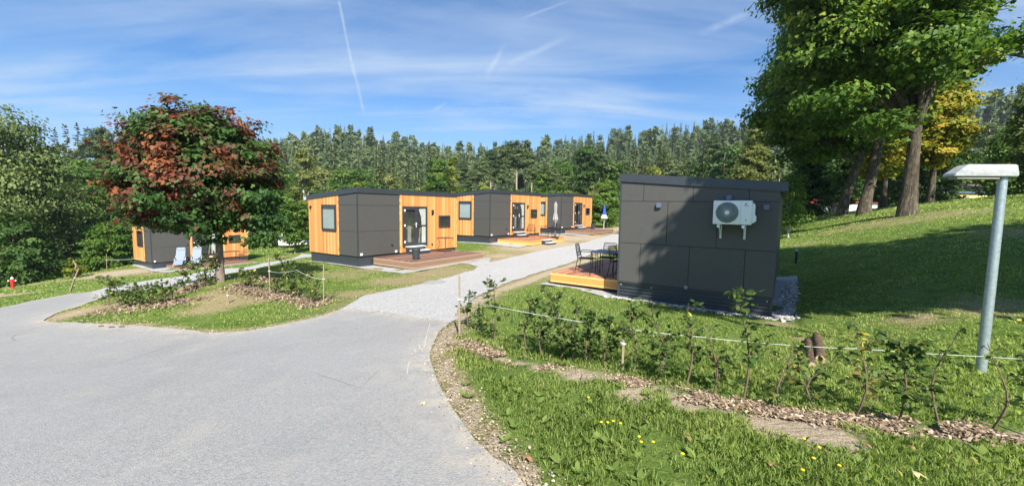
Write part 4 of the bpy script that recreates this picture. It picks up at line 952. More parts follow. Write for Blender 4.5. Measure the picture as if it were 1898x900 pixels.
# ---- red maple on the island
mb = gp(408, 524); rg = np.random.default_rng(5)
D_ = mb[1]; s_ = D_ / 763.49
rm = thing('red_maple', 'round young maple with red and green leaves on the grassy island', 'tree', tuple(mb))
b = B(); trunk_mesh(b, [(0, 0, -.15), (0, 0, .12), (.02, 0, .8), (0, .03, 1.6), (.03, 0, 2.6), (0, 0, 3.6)], .115, 14, 1.45)
bl_ = []
Hh = 349 * s_      # height of the crown top above the base
cx = (366 - 408) * s_
K_ = mb[1] / 12.0
for q_ in ((-.7, .2, 2.95, 1.8, 1.8, 1.15), (-.8, .2, 4.0, 1.5, 1.5, .95), (-2.05, 0, 3.05, .95, 1, .55), (-2.15, .1, 2.05, .78, .8, .36), (.9, 0, 2.8, .95, 1.1, .75), (1.05, .1, 1.95, .85, .8, .42), (-1.4, 0, 4.55, .8, .9, .45), (.2, 0, 4.5, .75, .9, .5), (-.9, 0, 5.0, .55, .6, .32),
           (-.4, .2, 2.0, 1.3, 1.4, .45), (-1.5, 0, 1.95, .9, 1, .36), (.75, 0, 3.7, .75, .8, .5), (-2.15, 0, 3.85, .65, .8, .5), (1.35, 0, 1.42, .35, .4, .24), (-1.4, .9, 3.2, 1.2, 1, .8), (.2, -.95, 3.1, 1.0, .7, .75), (-1.1, -1.1, 2.7, 1.0, .7, .6), (-.3, -.9, 3.9, .9, .7, .6), (-.1, -.7, 1.75, .5, .5, .28), (.05, -.3, 1.35, .25, .3, .16)):
    bl_.append(tuple(v_ * K_ * (.86 if (i_ == 0 and v_ < -.95) else 1) for i_, v_ in enumerate(q_)))
limbs(b, (0, 0, 1.7), [(x[0] * .9, x[1] + rng.uniform(-.8, .8), x[2], .055) for x in bl_], .06, rg); b.build('trunk', MAT['bark_s'], rm, True)
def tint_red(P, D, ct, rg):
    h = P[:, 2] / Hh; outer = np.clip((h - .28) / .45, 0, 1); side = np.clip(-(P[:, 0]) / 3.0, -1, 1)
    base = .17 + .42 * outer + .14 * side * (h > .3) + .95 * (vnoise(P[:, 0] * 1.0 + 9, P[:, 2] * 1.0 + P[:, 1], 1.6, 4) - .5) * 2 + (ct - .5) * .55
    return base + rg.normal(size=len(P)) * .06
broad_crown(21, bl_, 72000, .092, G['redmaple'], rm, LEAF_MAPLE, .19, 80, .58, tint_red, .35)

# ---- big maples on the bank
def maple(label, px, py, depth, rad, H, blobs, n, size, seed, lean=(0, 0), group='big maples on the bank', tintf=None, mat=None, name='maple_tree', fork=3.4, clump=.38, loc=None):
    if loc is None:
        v = pix_dir(px, py); p = EYE + v * depth / v[1]; p = (p[0], p[1], hz(p[0], p[1]))
    else: p = (loc[0], loc[1], hz(*loc))
    t = thing(name, label, 'tree', p, 0, group); rg = np.random.default_rng(seed); b = B()
    lx, ly = lean; trunk_mesh(b, [(0, 0, -.5), (lx * .03, 0, .25), (lx * .25, ly * .25, 1.2), (lx * .6, ly * .6, 2.4), (lx, ly, fork), (lx * 1.3, ly * 1.3, fork + 2.0), (lx * 1.5, ly * 1.5, H * .62)], rad, 20, 1.35)
    bb = [(x[0] + lx, x[1] + ly, x[2], x[3], x[4], x[5]) for x in blobs]
    limbs(b, (lx, ly, fork - .1), [(x[0] * .85, x[1] * .85, x[2], rad * .42) for x in bb], rad * .4, rg)
    o = b.build('trunk', MAT['bark'], t, True)
    co = np.empty(len(o.data.vertices) * 3, np.float32); o.data.vertices.foreach_get('co', co); co = co.reshape(-1, 3)
    nzv = (vnoise(co[:, 0] * 3 + 5, co[:, 2] * 1.3 + co[:, 1] * 3, 1.5, 3) - .5); low = co[:, 2] < fork
    rr = np.hypot(co[:, 0], co[:, 1]) + 1e-6; k = np.where(low, 1 + nzv * .5, 1); co[:, 0] *= k; co[:, 1] *= k; o.data.vertices.foreach_set('co', co.ravel())
    broad_crown(seed, bb, n, size, mat or G['maple'], t, LEAF_MAPLE, clump, 70, .60, tintf, .35)
    return t
def tint_maple(P, D, ct, rg): return .12 + .55 * ct + .25 * (P[:, 2] > 5) * vnoise(P[:, 0], P[:, 2], .5, 2) + rg.normal(size=len(P)) * .12
def blobset(seed, R_, z0, z1, n, r=1.7, sq=1.0, xo=0, yo=0):
    rg = np.random.default_rng(seed); out = []
    for i in range(n):
        a = i * 2.399963 + rg.uniform(-.3, .3); f = (i + .5) / n; z = z0 + (z1 - z0) * f; w = math.sqrt(max(0, 1 - (2 * f - 1) ** 2 * .8)); d = R_ * w * rg.uniform(.45, 1)
        rr = r * rg.uniform(.75, 1.25); out.append((xo + math.cos(a) * d, yo + math.sin(a) * d, z, rr, rr, rr * .62 * sq))
    return out
t1b = blobset(3, 4.0, 6.2, 13.8, 24, 1.35, 1, -1.9, 0) + [(-5.3, -.5, 8.8, 1.25, 1.4, .8), (-4.9, 0, 6.9, 1.2, 1.3, .7), (-4.3, -.5, 5.0, 1.2, 1.2, .5), (-4.6, 0, 11.4, 1.6, 1.6, 1.1), (-4.2, .3, 8.0, 1.5, 1.5, .9), (-2.6, -.8, 3.9, 1.0, 1.1, .40), (1.6, -.2, 10.2, 1.1, 1.1, .9), (1.6, 0, 7.6, .8, .8, .5)]
maple('largest maple on the bank, straight thick trunk with a pale cut mark', 1680, 390, 19.2, .32, 14, t1b, 74000, .175, 31, (.1, 0), tintf=tint_maple, fork=3.9)
maple('leaning maple on the bank, middle of the three thick trunks', 1600, 389, 24.5, .31, 13, blobset(4, 3.8, 6.2, 13, 18, 1.6, 1, -1.5, 0) + [(-4.2, -1, 5.0, 1.2, 1.3, .6), (-5.0, 0, 6.6, 1.3, 1.3, .8)], 42000, .19, 32, (.55, 0), tintf=tint_maple, fork=4.2, clump=.42)
maple('leaning maple at the left edge of the bank, leftmost of the three thick trunks', 1560, 387, 27.5, .29, 13, blobset(5, 4.0, 4.8, 12, 18, 1.6, 1, -1.8, 0) + [(-4.4, -1, 3.9, 1.3, 1.3, .7), (-5.0, 0, 5.4, 1.4, 1.4, .8)], 36000, .20, 33, (.85, 0), tintf=tint_maple, fork=3.6, clump=.45)
# the branch reaching right and the crown of the maple whose trunk stands outside the picture
maple('maple at the right edge whose long bare lower branch reaches left across the sky', 0, 0, 0, .36, 13, [(-4.3, .2, 6.9, .75, .8, .30), (-5.6, 0, 6.3, .35, .4, .14), (-3.2, .2, 7.5, .8, .9, .36), (-2.2, 0, 6.6, .8, .9, .35), (-1.0, .3, 9.6, 1.3, 1.5, .7), (-2.8, 0, 9.9, .9, 1.1, .5), (-3.9, 0, 9.5, .6, .9, .3), (0, 0, 8, 1.5, 1.5, .8), (2, 0, 9.5, 2.2, 2.2, 1.4), (3, 1, 7.2, 2.0, 2, 1), (0, .5, 12, 2, 2, 1.4), (-2.5, 0, 12, 1.5, 1.5, 1)], 24000, .165, 34, (0, 0), tintf=tint_maple, fork=4.6, loc=(26.5, 18.8))
# tree outside the frame on the right whose crown shades the end wall and the bank
SHADE_TREE = (11.6, 1.2)
maple('maple standing right of the camera whose shadow falls on the bank', 0, 0, 0, .34, 13, blobset(8, 2.6, 6.6, 13.0, 20, 1.8, 1.2, .9, 0) + [(-3.75, .8, 9.3, 1.3, 1.3, .9), (-4.7, -.6, 9.0, 1.15, 1.2, .8), (-3.2, 1.4, 11.2, 1.4, 1.4, 1.0), (-5.2, -1.7, 8.6, .9, .8, .45), (-3.4, .1, 7.7, 1.2, 1.2, .8), (-2.6, 1.8, 9.6, 1.4, 1.2, 1), (-2.6, -.6, 9.6, 1.4, 1.3, 1.1), (3.8, .9, 8.8, 1.8, 1.5, 1.1), (5.6, 1.6, 9.2, 1.8, 1.4, 1.0), (7.2, 2.4, 8.6, 1.6, 1.3, .9)], 110000, .28, 35, (0, 0), tintf=tint_maple, fork=4.6, loc=SHADE_TREE, clump=.36)
maple('yellow autumn maple glowing behind the largest trunk', 1724, 372, 30, .22, 10, [(0, 0, 5.0, 1.7, 1.6, 1.4), (.3, 0, 7.2, 1.5, 1.4, 1.2), (.9, 0, 9.0, 1.2, 1.1, .9), (-.6, 0, 3.6, 1.4, 1.3, .8), (-1.2, 0, 6.3, 1.3, 1.2, .9)], 13000, .20, 36, (0, 0), group='trees behind the big maples', mat=G['yellow'], fork=2.2)
maple('small yellow green maple between the two right hand thick trunks', 1636, 385, 31, .18, 6, [(0, 0, 4.2, 1.5, 1.4, .9), (-.5, 0, 2.9, 1.2, 1.1, .6), (.6, 0, 5.4, 1.2, 1.1, .8)], 6500, .20, 37, (0, 0), group='trees behind the big maples', mat=G['yellow'], fork=1.8)

def tree(label, px, depth, top_py, rad_px, mat, seed, n=7000, size=.25, name='broadleaf_tree', group='broadleaf trees around the campsite', trunk_mat='bark_far', bot=.12, tmpl=LEAF_OVAL, nb=12, clump=None, droop=.3, upness=.9, tr=None, aspect=None):
    """tree standing at a distance, its size from the photo"""
    v = pix_dir(px, 384); X_ = v[0] / v[1] * depth; zg = hz(X_, depth); vt = pix_dir(px, top_py); zt = EYE[2] + vt[2] / vt[1] * depth; H = zt - zg
    Rr = rad_px / 763.49 * depth
    t = thing(name, label, 'tree', (X_, depth, zg), 0, group); rg = np.random.default_rng(seed); b = B(); r0 = tr or max(.08, H * .014)
    b.tube([(0, 0, -.4), (rg.normal() * .1, 0, H * .3), (rg.normal() * .15, 0, H * .6), (0, 0, H * .92)], [r0 * 1.2, r0, r0 * .6, r0 * .15], 8, False)
    bl = []
    for i in range(nb):
        f = (i + .5) / nb; z = H * (bot + (1 - bot) * f * .93); w = math.sin(PI * min(1, (f * .86 + .14))) ** .6; a = i * 2.4 + rg.uniform(-.4, .4); rr = Rr * rg.uniform(.36, .58) * (.6 + .4 * w)
        d = max(0, Rr * w - rr) * rg.uniform(.7, 1.1); bl.append((math.cos(a) * d, math.sin(a) * d, min(z, H - rr * .6), rr, rr, min(rr * .8, H * .2)))
    for x in bl[::2]:
        b.tube([(0, 0, max(.3, x[2] - Rr * .7)), (x[0] * .5, x[1] * .5, x[2] - Rr * .2), (x[0], x[1], x[2])], [r0 * .5, r0 * .35, r0 * .12], 5, False)
    b.build('trunk', MAT[trunk_mat], t, True)
    broad_crown(seed + 500, bl, n, size, mat, t, tmpl, clump or Rr * .12, 60, .55, None, droop, upness=upness)
    return t
LBL = 'broadleaf trees around the campsite'
# left edge: tall drooping birches / willow and the mass beside them
tree('tall grey green birch filling the left edge behind the fire hydrant', 20, 34, 196, 112, G['birch'], 41, 26000, .24, 'birch_tree', LBL, 'bark_pale', .06, LEAF_OVAL, 26, None, 1.2, .3)
tree('drooping birch just right of the tallest left edge birch', 92, 37, 262, 46, G['birch'], 42, 14000, .24, 'birch_tree', LBL, 'bark_pale', .03, LEAF_OVAL, 18, None, 1.2, .3)
tree('large drooping birch partly cut off by the left edge of the picture', -95, 32, 150, 110, G['birch'], 43, 16000, .24, 'birch_tree', LBL, 'bark_pale', .05, LEAF_OVAL, 20, None, 1.2, .3)
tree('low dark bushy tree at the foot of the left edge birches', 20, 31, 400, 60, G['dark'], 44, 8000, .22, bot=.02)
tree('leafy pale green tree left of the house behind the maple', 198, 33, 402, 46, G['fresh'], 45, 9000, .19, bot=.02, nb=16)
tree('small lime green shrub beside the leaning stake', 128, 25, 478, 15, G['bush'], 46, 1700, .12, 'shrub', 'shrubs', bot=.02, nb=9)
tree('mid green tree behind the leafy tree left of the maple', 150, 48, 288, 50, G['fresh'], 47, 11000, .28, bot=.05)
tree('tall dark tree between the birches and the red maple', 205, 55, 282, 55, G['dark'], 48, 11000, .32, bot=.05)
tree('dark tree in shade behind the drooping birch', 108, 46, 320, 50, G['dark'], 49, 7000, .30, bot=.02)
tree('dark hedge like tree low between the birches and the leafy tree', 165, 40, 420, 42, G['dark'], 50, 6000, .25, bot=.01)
tree('tall green tree just behind the right shoulder of the red maple', 500, 46, 262, 46, G['fresh'], 51, 12000, .27, bot=.05)
tree('dark tree behind the top of the red maple', 455, 60, 262, 50, G['dark'], 52, 8000, .34)
tree('dense dark green round tree between the red maple and the first house', 545, 37, 368, 36, G['fresh'], 53, 11000, .19, bot=.22, nb=15)
tree('dark green round tree right behind the corner of the first house', 588, 42, 380, 30, G['dark'], 54, 6000, .2, bot=.2)
tree('pale yellow green birch standing alone behind the first house', 567, 55, 262, 30, G['olive'], 55, 11000, .26, 'birch_tree', LBL, 'bark_pale', .08, LEAF_OVAL, 16, None, 1.0, .4)
tree('yellow green tree top just above the left end of the first roof', 610, 50, 336, 26, G['olive'], 56, 4000, .24, bot=.1)
tree('round lime bush above the first roof', 664, 55, 333, 17, G['bush'], 57, 3600, .2, bot=.3, nb=9)
tree('yellow green beech with layered branches behind the first roof', 812, 72, 287, 30, G['fresh'], 58, 9000, .34, bot=.1, nb=16)
tree('yellowish top of a beech right of the layered beech', 838, 74, 281, 17, G['bush'], 59, 3000, .34)
tree('yellow flecked small tree above the gap between the first and second roof', 898, 60, 334, 26, G['bush'], 60, 5000, .22)
tree('light green tree above the second roof', 1003, 70, 312, 22, G['fresh'], 61, 5000, .3)
tree('large round dark oak in the middle of the forest edge', 1082, 88, 262, 26, G['dark'], 62, 14000, .42, nb=18, tr=.5)
tree('round maple touching the left edge of the nearest roof', 1122, 44, 332, 33, G['fresh'], 63, 13000, .19, bot=.16, nb=18)
tree('yellow edged tree left of the round maple by the nearest roof', 1094, 50, 352, 15, G['bush'], 64, 3000, .2)
tree('bushy green tree low beside the blue and white parasol', 1134, 47, 378, 18, G['fresh'], 65, 4000, .18, bot=.05)
tree('low dark shrub in front of the round maple', 1090, 42, 405, 16, G['dark'], 66, 2500, .16, 'shrub', 'shrubs', bot=.02)
tree('yellow branched small tree above the nearest roof', 1212, 52, 307, 22, G['bush'], 67, 2500, .22)
tree('soft green larch rising right of the droopy spruces', 1392, 50, 226, 32, G['olive'], 68, 14000, .24, 'larch_tree', LBL, 'bark_far', .1, LEAF_QUAD, 22, None, .8, .5)
tree('soft green bush tree under the larch above the nearest roof', 1372, 42, 300, 34, G['olive'], 69, 7000, .22, bot=.1)
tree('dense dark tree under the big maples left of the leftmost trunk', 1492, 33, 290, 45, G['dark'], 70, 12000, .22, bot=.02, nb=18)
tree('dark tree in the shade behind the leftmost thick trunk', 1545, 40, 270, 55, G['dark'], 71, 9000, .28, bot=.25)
tree('slim young birch with a white stem beside the nearest house', 1466, 22.5, 318, 24, G['fresh'], 72, 3400, .12, 'young_birch', LBL, 'bark_pale', .18, LEAF_OVAL, 14, .28, .5, .8, .05)
tree('deep green tree between the middle and the largest trunk', 1640, 47, 250, 50, G['dark'], 73, 10000, .3, bot=.28)
tree('broad dark green spruce like tree right of the largest maple trunk', 1744, 40, 206, 44, G['dark'], 74, 15000, .26, bot=.10, nb=22)
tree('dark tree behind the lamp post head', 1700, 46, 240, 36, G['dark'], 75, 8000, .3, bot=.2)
tree('dark green tree at the right edge of the picture', 1880, 33, 232, 62, G['fresh'], 76, 16000, .24, bot=.20, nb=20)
tree('drooping willow hanging in at the right edge of the picture', 1925, 26, 120, 62, G['birch'], 77, 14000, .20, 'willow_tree', LBL, 'bark_far', .25, LEAF_OVAL, 20, None, 1.5, .2)
tree('bluish pine above the yellow shed roof', 1818, 70, 206, 26, G['pine'], 78, 7000, .32, 'pine_tree', LBL, 'bark_far', .15, LEAF_TUFT, 16)
tree('dark broad tree behind the brown roof at the right', 1860, 62, 262, 40, G['dark'], 79, 7000, .34, bot=.12)

# ---- conifers: a few meshes, copied as individuals
def conifer_arrays(seed, H, bare=.12, Rb=.16, whorls=44, br=7, droop=.28, sprig=.55, thin=1.0):
    rg = np.random.default_rng(seed); P, Nn, U, S, T = [], [], [], [], []
    for w in range(whorls):
        f = bare + (1 - bare) * (w + rg.uniform(-.2, .2)) / whorls; z0 = H * f; g = (1 - f) / (1 - bare)
        L = H * Rb * (max(.02, g) ** .75) * rg.uniform(.75, 1.15) * (1 if g > .03 else .6)
        if g > .85: L *= .75
        nb = max(3, int(br * (0.5 + .5 * g)))
        for k in range(nb):
            a = rg.uniform(0, 2 * PI); l = L * rg.uniform(.6, 1.1); ns = max(3, int(l / (.20 * thin)))
            for j in range(ns):
                t = (j + .6) / ns; x = l * t; z = z0 - droop * l * t * (1.4 - .9 * t) + rg.normal() * .05
                for s in (-1, 1, 0):
                    aa = a + (s * .75 if s else 0); P.append((math.cos(a) * x + rg.normal() * .05, math.sin(a) * x + rg.normal() * .05, z))
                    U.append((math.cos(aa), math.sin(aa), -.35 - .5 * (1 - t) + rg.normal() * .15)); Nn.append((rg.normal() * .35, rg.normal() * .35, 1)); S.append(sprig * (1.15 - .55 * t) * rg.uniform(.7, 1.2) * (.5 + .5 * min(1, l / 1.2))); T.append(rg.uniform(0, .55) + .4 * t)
        if g < .05: P.append((0, 0, z0)); U.append((0, 0, 1)); Nn.append((1, 0, .1)); S.append(.5); T.append(.4)
    P.append((0, 0, H * .97)); U.append((.01, 0, 1)); Nn.append((1, 0, 0)); S.append(H * .04); T.append(.4)
    return map(np.array, (P, Nn, U, S, T))
def conifer_proto(kind, seed, H, mat, **kw):
    root = bpy.data.objects.new(kind, None); C.objects.link(root)
    P, Nn, U, S, T = conifer_arrays(seed, H, **kw)
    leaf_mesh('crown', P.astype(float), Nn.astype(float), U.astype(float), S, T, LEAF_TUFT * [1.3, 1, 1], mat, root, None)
    b = B(); r = H * .0085; b.tube([(0, 0, -1), (0, 0, H * .5), (0, 0, H * .97)], [r * 1.25, r * .8, r * .1], 7, False); b.build('trunk', MAT['bark_far'], root, True)
    return root
def pine_proto(kind, seed, H, mat, n=5200):
    root = bpy.data.objects.new(kind, None); C.objects.link(root); rg = np.random.default_rng(seed)
    bl = []
    for i in range(13):
        f = i / 12; a = i * 2.4; rr = H * .075 * (1.15 - .6 * f) * rg.uniform(.75, 1.2); d = H * .10 * (1 - f * .8) * rg.uniform(.5, 1); bl.append((math.cos(a) * d, math.sin(a) * d, H * (.70 + .27 * f), rr, rr, rr * .42))
    broad_crown(seed, bl, n, .52, mat, root, LEAF_TUFT, H * .016, 20, .3, None, -.1)
    b = B(); r = H * .0115; b.tube([(0, 0, -1), (rg.normal() * .1, 0, H * .5), (0, 0, H * .95)], [r * 1.2, r * .9, r * .2], 7, False)
    for x in bl: b.tube([(0, 0, x[2] - H * .03), (x[0] * .6, x[1] * .6, x[2])], [r * .25, r * .08], 4, False)
    b.build('trunk', MAT['bark_far'], root, True); return root
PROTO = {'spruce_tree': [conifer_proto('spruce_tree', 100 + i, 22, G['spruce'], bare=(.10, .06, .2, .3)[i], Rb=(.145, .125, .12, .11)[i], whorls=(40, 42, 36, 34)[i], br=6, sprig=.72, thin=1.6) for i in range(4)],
         'pine_tree': [pine_proto('pine_tree', 200 + i, 22, G['pine']) for i in range(3)],
         'broadleaf_tree': []}
for i, mt_ in enumerate(('fresh', 'dark', 'olive')):
    root = bpy.data.objects.new('broadleaf_tree', None); C.objects.link(root); rg = np.random.default_rng(300 + i)
    broad_crown(300 + i, blobset(300 + i, 2.6, 3.5, 12.5, 15, 1.9), 4200, .62, G[mt_], root, LEAF_OVAL, .5, 16, .45)
    b = B(); b.tube([(0, 0, -1), (0, 0, 5), (0, 0, 11)], [.24, .18, .05], 7, False); b.build('trunk', MAT['bark_far'], root, True); PROTO['broadleaf_tree'].append(root)
PH = {'spruce_tree': 22, 'pine_tree': 22, 'broadleaf_tree': 14.5}
used_proto = set()
FL = {'spruce_tree': 'dark spruce in the forest behind the houses', 'pine_tree': 'tall pine with a bare trunk in the forest behind the houses', 'broadleaf_tree': 'broadleaf tree among the conifers of the forest behind the houses'}
def plant(kind, X_, Y_, H, label=None, group=None, rg=random):
    k = rg.randrange(len(PROTO[kind])); p = PROTO[kind][k]; s = H / PH[kind]
    if (kind, k) not in used_proto: o = p; used_proto.add((kind, k))
    else: o = copy_tree(p)
    o.location = (X_, Y_, hz(X_, Y_)); o.rotation_euler = (0, 0, rg.uniform(0, 2 * PI)); o.scale = (s * rg.uniform(.9, 1.15), s * rg.uniform(.9, 1.15), s)
    tag(o, label or FL[kind], 'tree', group or 'trees of the forest behind the houses'); return o
def plant_px(kind, px, depth, top_py, label=None, group=None):
    v = pix_dir(px, 384); X_ = v[0] / v[1] * depth; vt = pix_dir(px, top_py); H = EYE[2] + vt[2] / vt[1] * depth - hz(X_, depth); return plant(kind, X_, depth, max(3, H), label, group)
rr_ = random.Random(5)
# lone trees on the left skyline
for px, tp in ((112, 238), (133, 232), (153, 228), (168, 240), (183, 236), (200, 232), (238, 240)): plant_px('pine_tree' if px in (183, 200, 238) else 'spruce_tree', px, 118, tp, 'slender conifer standing out on the left skyline beside the red maple', 'conifers on the left skyline')
# droopy spruces behind the nearest roof
for px, tp, d in ((1196, 282, 62), (1228, 276, 58), (1262, 270, 60), (1300, 262, 57), (1338, 268, 60), (1364, 276, 56)): plant_px('spruce_tree', px, d, tp, 'wide drooping spruce rising behind the roof of the nearest house', 'drooping spruces behind the nearest roof')
# front row of the forest edge
edge_top = [(500, 258), (560, 262), (600, 268), (650, 258), (700, 262), (740, 265), (780, 270), (830, 268), (880, 280), (930, 262), (980, 256), (1030, 270), (1080, 274), (1130, 268), (1180, 264), (1240, 258), (1300, 252), (1360, 246), (1420, 240)]
ex, ey = zip(*edge_top); n_ind = 0
for px in np.arange(470, 1430, 9.5):
    d = rr_.uniform(92, 122); tp = float(np.interp(px, ex, ey)) + (rr_.uniform(14, 64) if rr_.random() < .82 else rr_.uniform(-6, 8))
    kind = 'spruce_tree' if px < 830 else ('pine_tree' if px < 1060 else rr_.choice(['spruce_tree', 'pine_tree']))
    if rr_.random() < .26: kind = 'broadleaf_tree'; tp += 14
    plant_px(kind, px + rr_.uniform(-3, 3), d, tp); n_ind += 1
for px in np.arange(440, 1430, 15):           # understorey
    plant_px('broadleaf_tree', px + rr_.uniform(-5, 5), rr_.uniform(78, 92), rr_.uniform(332, 360), 'low broadleaf tree at the foot of the forest edge', 'understorey of the forest edge'); n_ind += 1
for px in np.arange(-60, 470, 26):            # left side
    plant_px(rr_.choice(['spruce_tree', 'broadleaf_tree', 'spruce_tree']), px + rr_.uniform(-8, 8), rr_.uniform(66, 95), rr_.uniform(278, 305)); n_ind += 1
for px in np.arange(1440, 2000, 26):          # right side behind the maples
    plant_px(rr_.choice(['spruce_tree', 'broadleaf_tree']), px + rr_.uniform(-8, 8), rr_.uniform(75, 100), rr_.uniform(255, 300)); n_ind += 1
# the wooded hill behind reads as one mass
def hill_forest():
    rg = np.random.default_rng(77); Vs, Fs, Ts = [], [], []; off = 0
    def low_spruce(seed):
        r = np.random.default_rng(seed); V = []; T = []
        for w in range(24):
            f = .10 + .88 * w / 24; L = .135 * (1 - f) ** .8 + .010
            for k in range(8):
                a = r.uniform(0, 2 * PI); l = L * r.uniform(.6, 1.2); z = f - l * .35; ww = .011 + .009 * (1 - f); ca, sa = math.cos(a), math.sin(a)
                V += [(0, 0, f + .012), (ca * l * .6 - sa * ww, sa * l * .6 + ca * ww, f - l * .25), (ca * l, sa * l, z - .01), (ca * l * .6 + sa * ww, sa * l * .6 - ca * ww, f - l * .25)]; T += [r.uniform(0, .8)] * 4
        V += [(-.006, 0, .9), (.006, 0, .9), (.003, 0, 1.0), (-.003, 0, 1.0)]; T += [.3] * 4
        return np.array(V), np.array(T)
    def low_pine(seed):
        r = np.random.default_rng(seed); V = []; T = []
        for k in range(110):
            f = r.uniform(.5, 1.0); rad = .10 * math.sin(PI * min(1, (1.04 - f) / .55)) ** .6; a = r.uniform(0, 2 * PI); d = rad * r.uniform(.3, 1); x, y = math.cos(a) * d, math.sin(a) * d; s = .030
            n1 = r.normal(size=3) * s; n2 = r.normal(size=3) * s; c = np.array([x, y, f]); V += [c - n1, c + n2, c + n1, c - n2]; T += [r.uniform(.1, .9)] * 4
        for a in (0, PI / 2): V += [np.array([math.cos(a) * .006, math.sin(a) * .006, 0]), np.array([-math.cos(a) * .006, -math.sin(a) * .006, 0]), np.array([-math.cos(a) * .004, -math.sin(a) * .004, .8]), np.array([math.cos(a) * .004, math.sin(a) * .004, .8])]; T += [1.0] * 4
        return np.array(V), np.array(T)
    pro = [low_spruce(i) for i in range(5)] + [low_pine(i + 9) for i in range(3)]
    pts = []
    tries = 0
    while len(pts) < 3000 and tries < 40000:
        tries += 1; az = rg.uniform(-62, 60); r = 150 + (rg.random() ** .75) * 240
        pts.append((math.sin(R(az)) * r, math.cos(R(az)) * r))
    pts = np.array(pts); Zg = height(pts[:, 0], pts[:, 1])
    for (x, y), z in zip(pts, Zg):
        V, T = pro[rg.integers(len(pro))]; H = (9 + 11 * rg.random() ** 1.2 + 6 * float(vnoise(np.array([x]), np.array([y]), .022, 2)[0])) * (1.15 if math.hypot(x, y) > 260 else .85); a = rg.uniform(0, 2 * PI); c, s = math.cos(a), math.sin(a); W = H * rg.uniform(.9, 1.3)
        Vs.append(np.stack([(V[:, 0] * c - V[:, 1] * s) * W + x, (V[:, 0] * s + V[:, 1] * c) * W + y, V[:, 2] * H + z - .3], 1)); Ts.append(np.clip(T * .6 + rg.uniform(-.40, .22), 0, 1))
    V = np.concatenate(Vs); F = np.arange(len(V)).reshape(-1, 4)
    o = mesh_obj('forest', V, F, G['pine'], None, False, {'tint': np.concatenate(Ts)}); tag(o, 'dense conifer forest covering the hill behind the houses', 'forest', None, 'stuff')
hill_forest()

# ------------------------------------------------------------------ hedge saplings
def sapling(label, pt, H, leaves, seed, spread=.16, size=.05, lean=(0, 0), tint=.0, group='young hedge saplings'):
    t = thing('hedge_sapling', label, 'sapling', tuple(pt), 0, group); rg = np.random.default_rng(seed); b = B()
    bend = rg.normal(size=2) * .05; pts = [Vector((lean[0] * f + bend[0] * math.sin(f * 5), lean[1] * f + bend[1] * math.sin(f * 4), H * f)) for f in np.linspace(0, 1, 7)]
    pts[0].z = -.05; b.tube(pts, [.011, .010, .009, .008, .006, .004, .002], 6)
    tips = []
    for k in range(int(7 + leaves / 22)):
        f = rg.uniform(.12, .95); p = pts[0].lerp(pts[-1], f) if False else pts[min(5, int(f * 6))].lerp(pts[min(6, int(f * 6) + 1)], f * 6 - int(f * 6)); a = rg.uniform(0, 2 * PI); l = spread * rg.uniform(.5, 1.4) * (1.2 - .55 * f)
        q = p + Vector((math.cos(a) * l, math.sin(a) * l, l * rg.uniform(.3, 1.0))); b.tube([p, p.lerp(q, .5) + Vector((0, 0, .015)), q], [.004, .003, .0015], 4); tips.append((p, q))
    b.build('stem', MAT['twig'], t, True)
    P = []; U = []
    for i in range(leaves):
        p, q = tips[rg.integers(len(tips))]; f = rg.uniform(.15, 1.1); c = p.lerp(q, f); P.append(np.array(c) + rg.normal(size=3) * .022); d = np.array(q - p); d /= np.linalg.norm(d) + 1e-6; U.append(d + rg.normal(size=3) * .8 + [0, 0, -.3])
    P = np.array(P); n = len(P); T = np.clip(rg.random(n) * .75 + tint + (rg.random(n) > .94) * .3, 0, 1)
    leaf_mesh('foliage', P, rg.normal(size=(n, 3)) * .6 + [0, 0, .8], np.array(U), size * (.6 + .7 * rg.random(n)), T, LEAF_OVAL, G['hedge'], t, rg); return t
SAP = [(868, 606, 535, 90, .1), (884, 612, 560, 60, 0), (915, 632, 520, 170, .15), (978, 650, 548, 110, 0), (1008, 662, 545, 260, -.05), (1035, 668, 570, 190, -.05), (1062, 672, 560, 110, 0), (1088, 676, 582, 240, 0), (1120, 682, 585, 200, .05),
       (1172, 694, 560, 130, 0), (1215, 706, 560, 170, .02), (1270, 716, 560, 90, .05), (1322, 730, 600, 60, .25), (1376, 742, 530, 120, .02), (1446, 752, 640, 70, .25), (1520, 762, 650, 60, .1), (1582, 772, 600, 110, .3), (1664, 782, 625, 260, .05), (1742, 780, 600, 16, .1), (1836, 792, 640, 10, .1), (1905, 806, 600, 80, .1)]
ORD = ['first', 'second', 'third', 'fourth', 'fifth', 'sixth', 'seventh', 'eighth', 'ninth', 'tenth', 'eleventh', 'twelfth', 'thirteenth', 'fourteenth', 'fifteenth', 'sixteenth', 'seventeenth', 'eighteenth', 'nineteenth', 'twentieth', 'twenty-first', 'twenty-second', 'twenty-third', 'twenty-fourth']
for i, (px, py, tp, nl, ti) in enumerate(SAP):
    p = gp(px, py); v = pix_dir(px, tp); H = (EYE + v * p[1] / v[1])[2] - p[2]
    look = 'bushy dark green' if nl > 150 else ('nearly bare' if nl < 30 else ('sparse yellowing' if ti > .2 else 'thin green'))
    sapling('%s hedge sapling, %s of the row from the path stake' % (look, ORD[i]), p, max(.35, H), int(nl * 1.25) + 10, 600 + i, .12 if nl < 100 else .15, .064, (rng.uniform(-.06, .06), 0), ti, 'young hedge saplings in the right hand row')
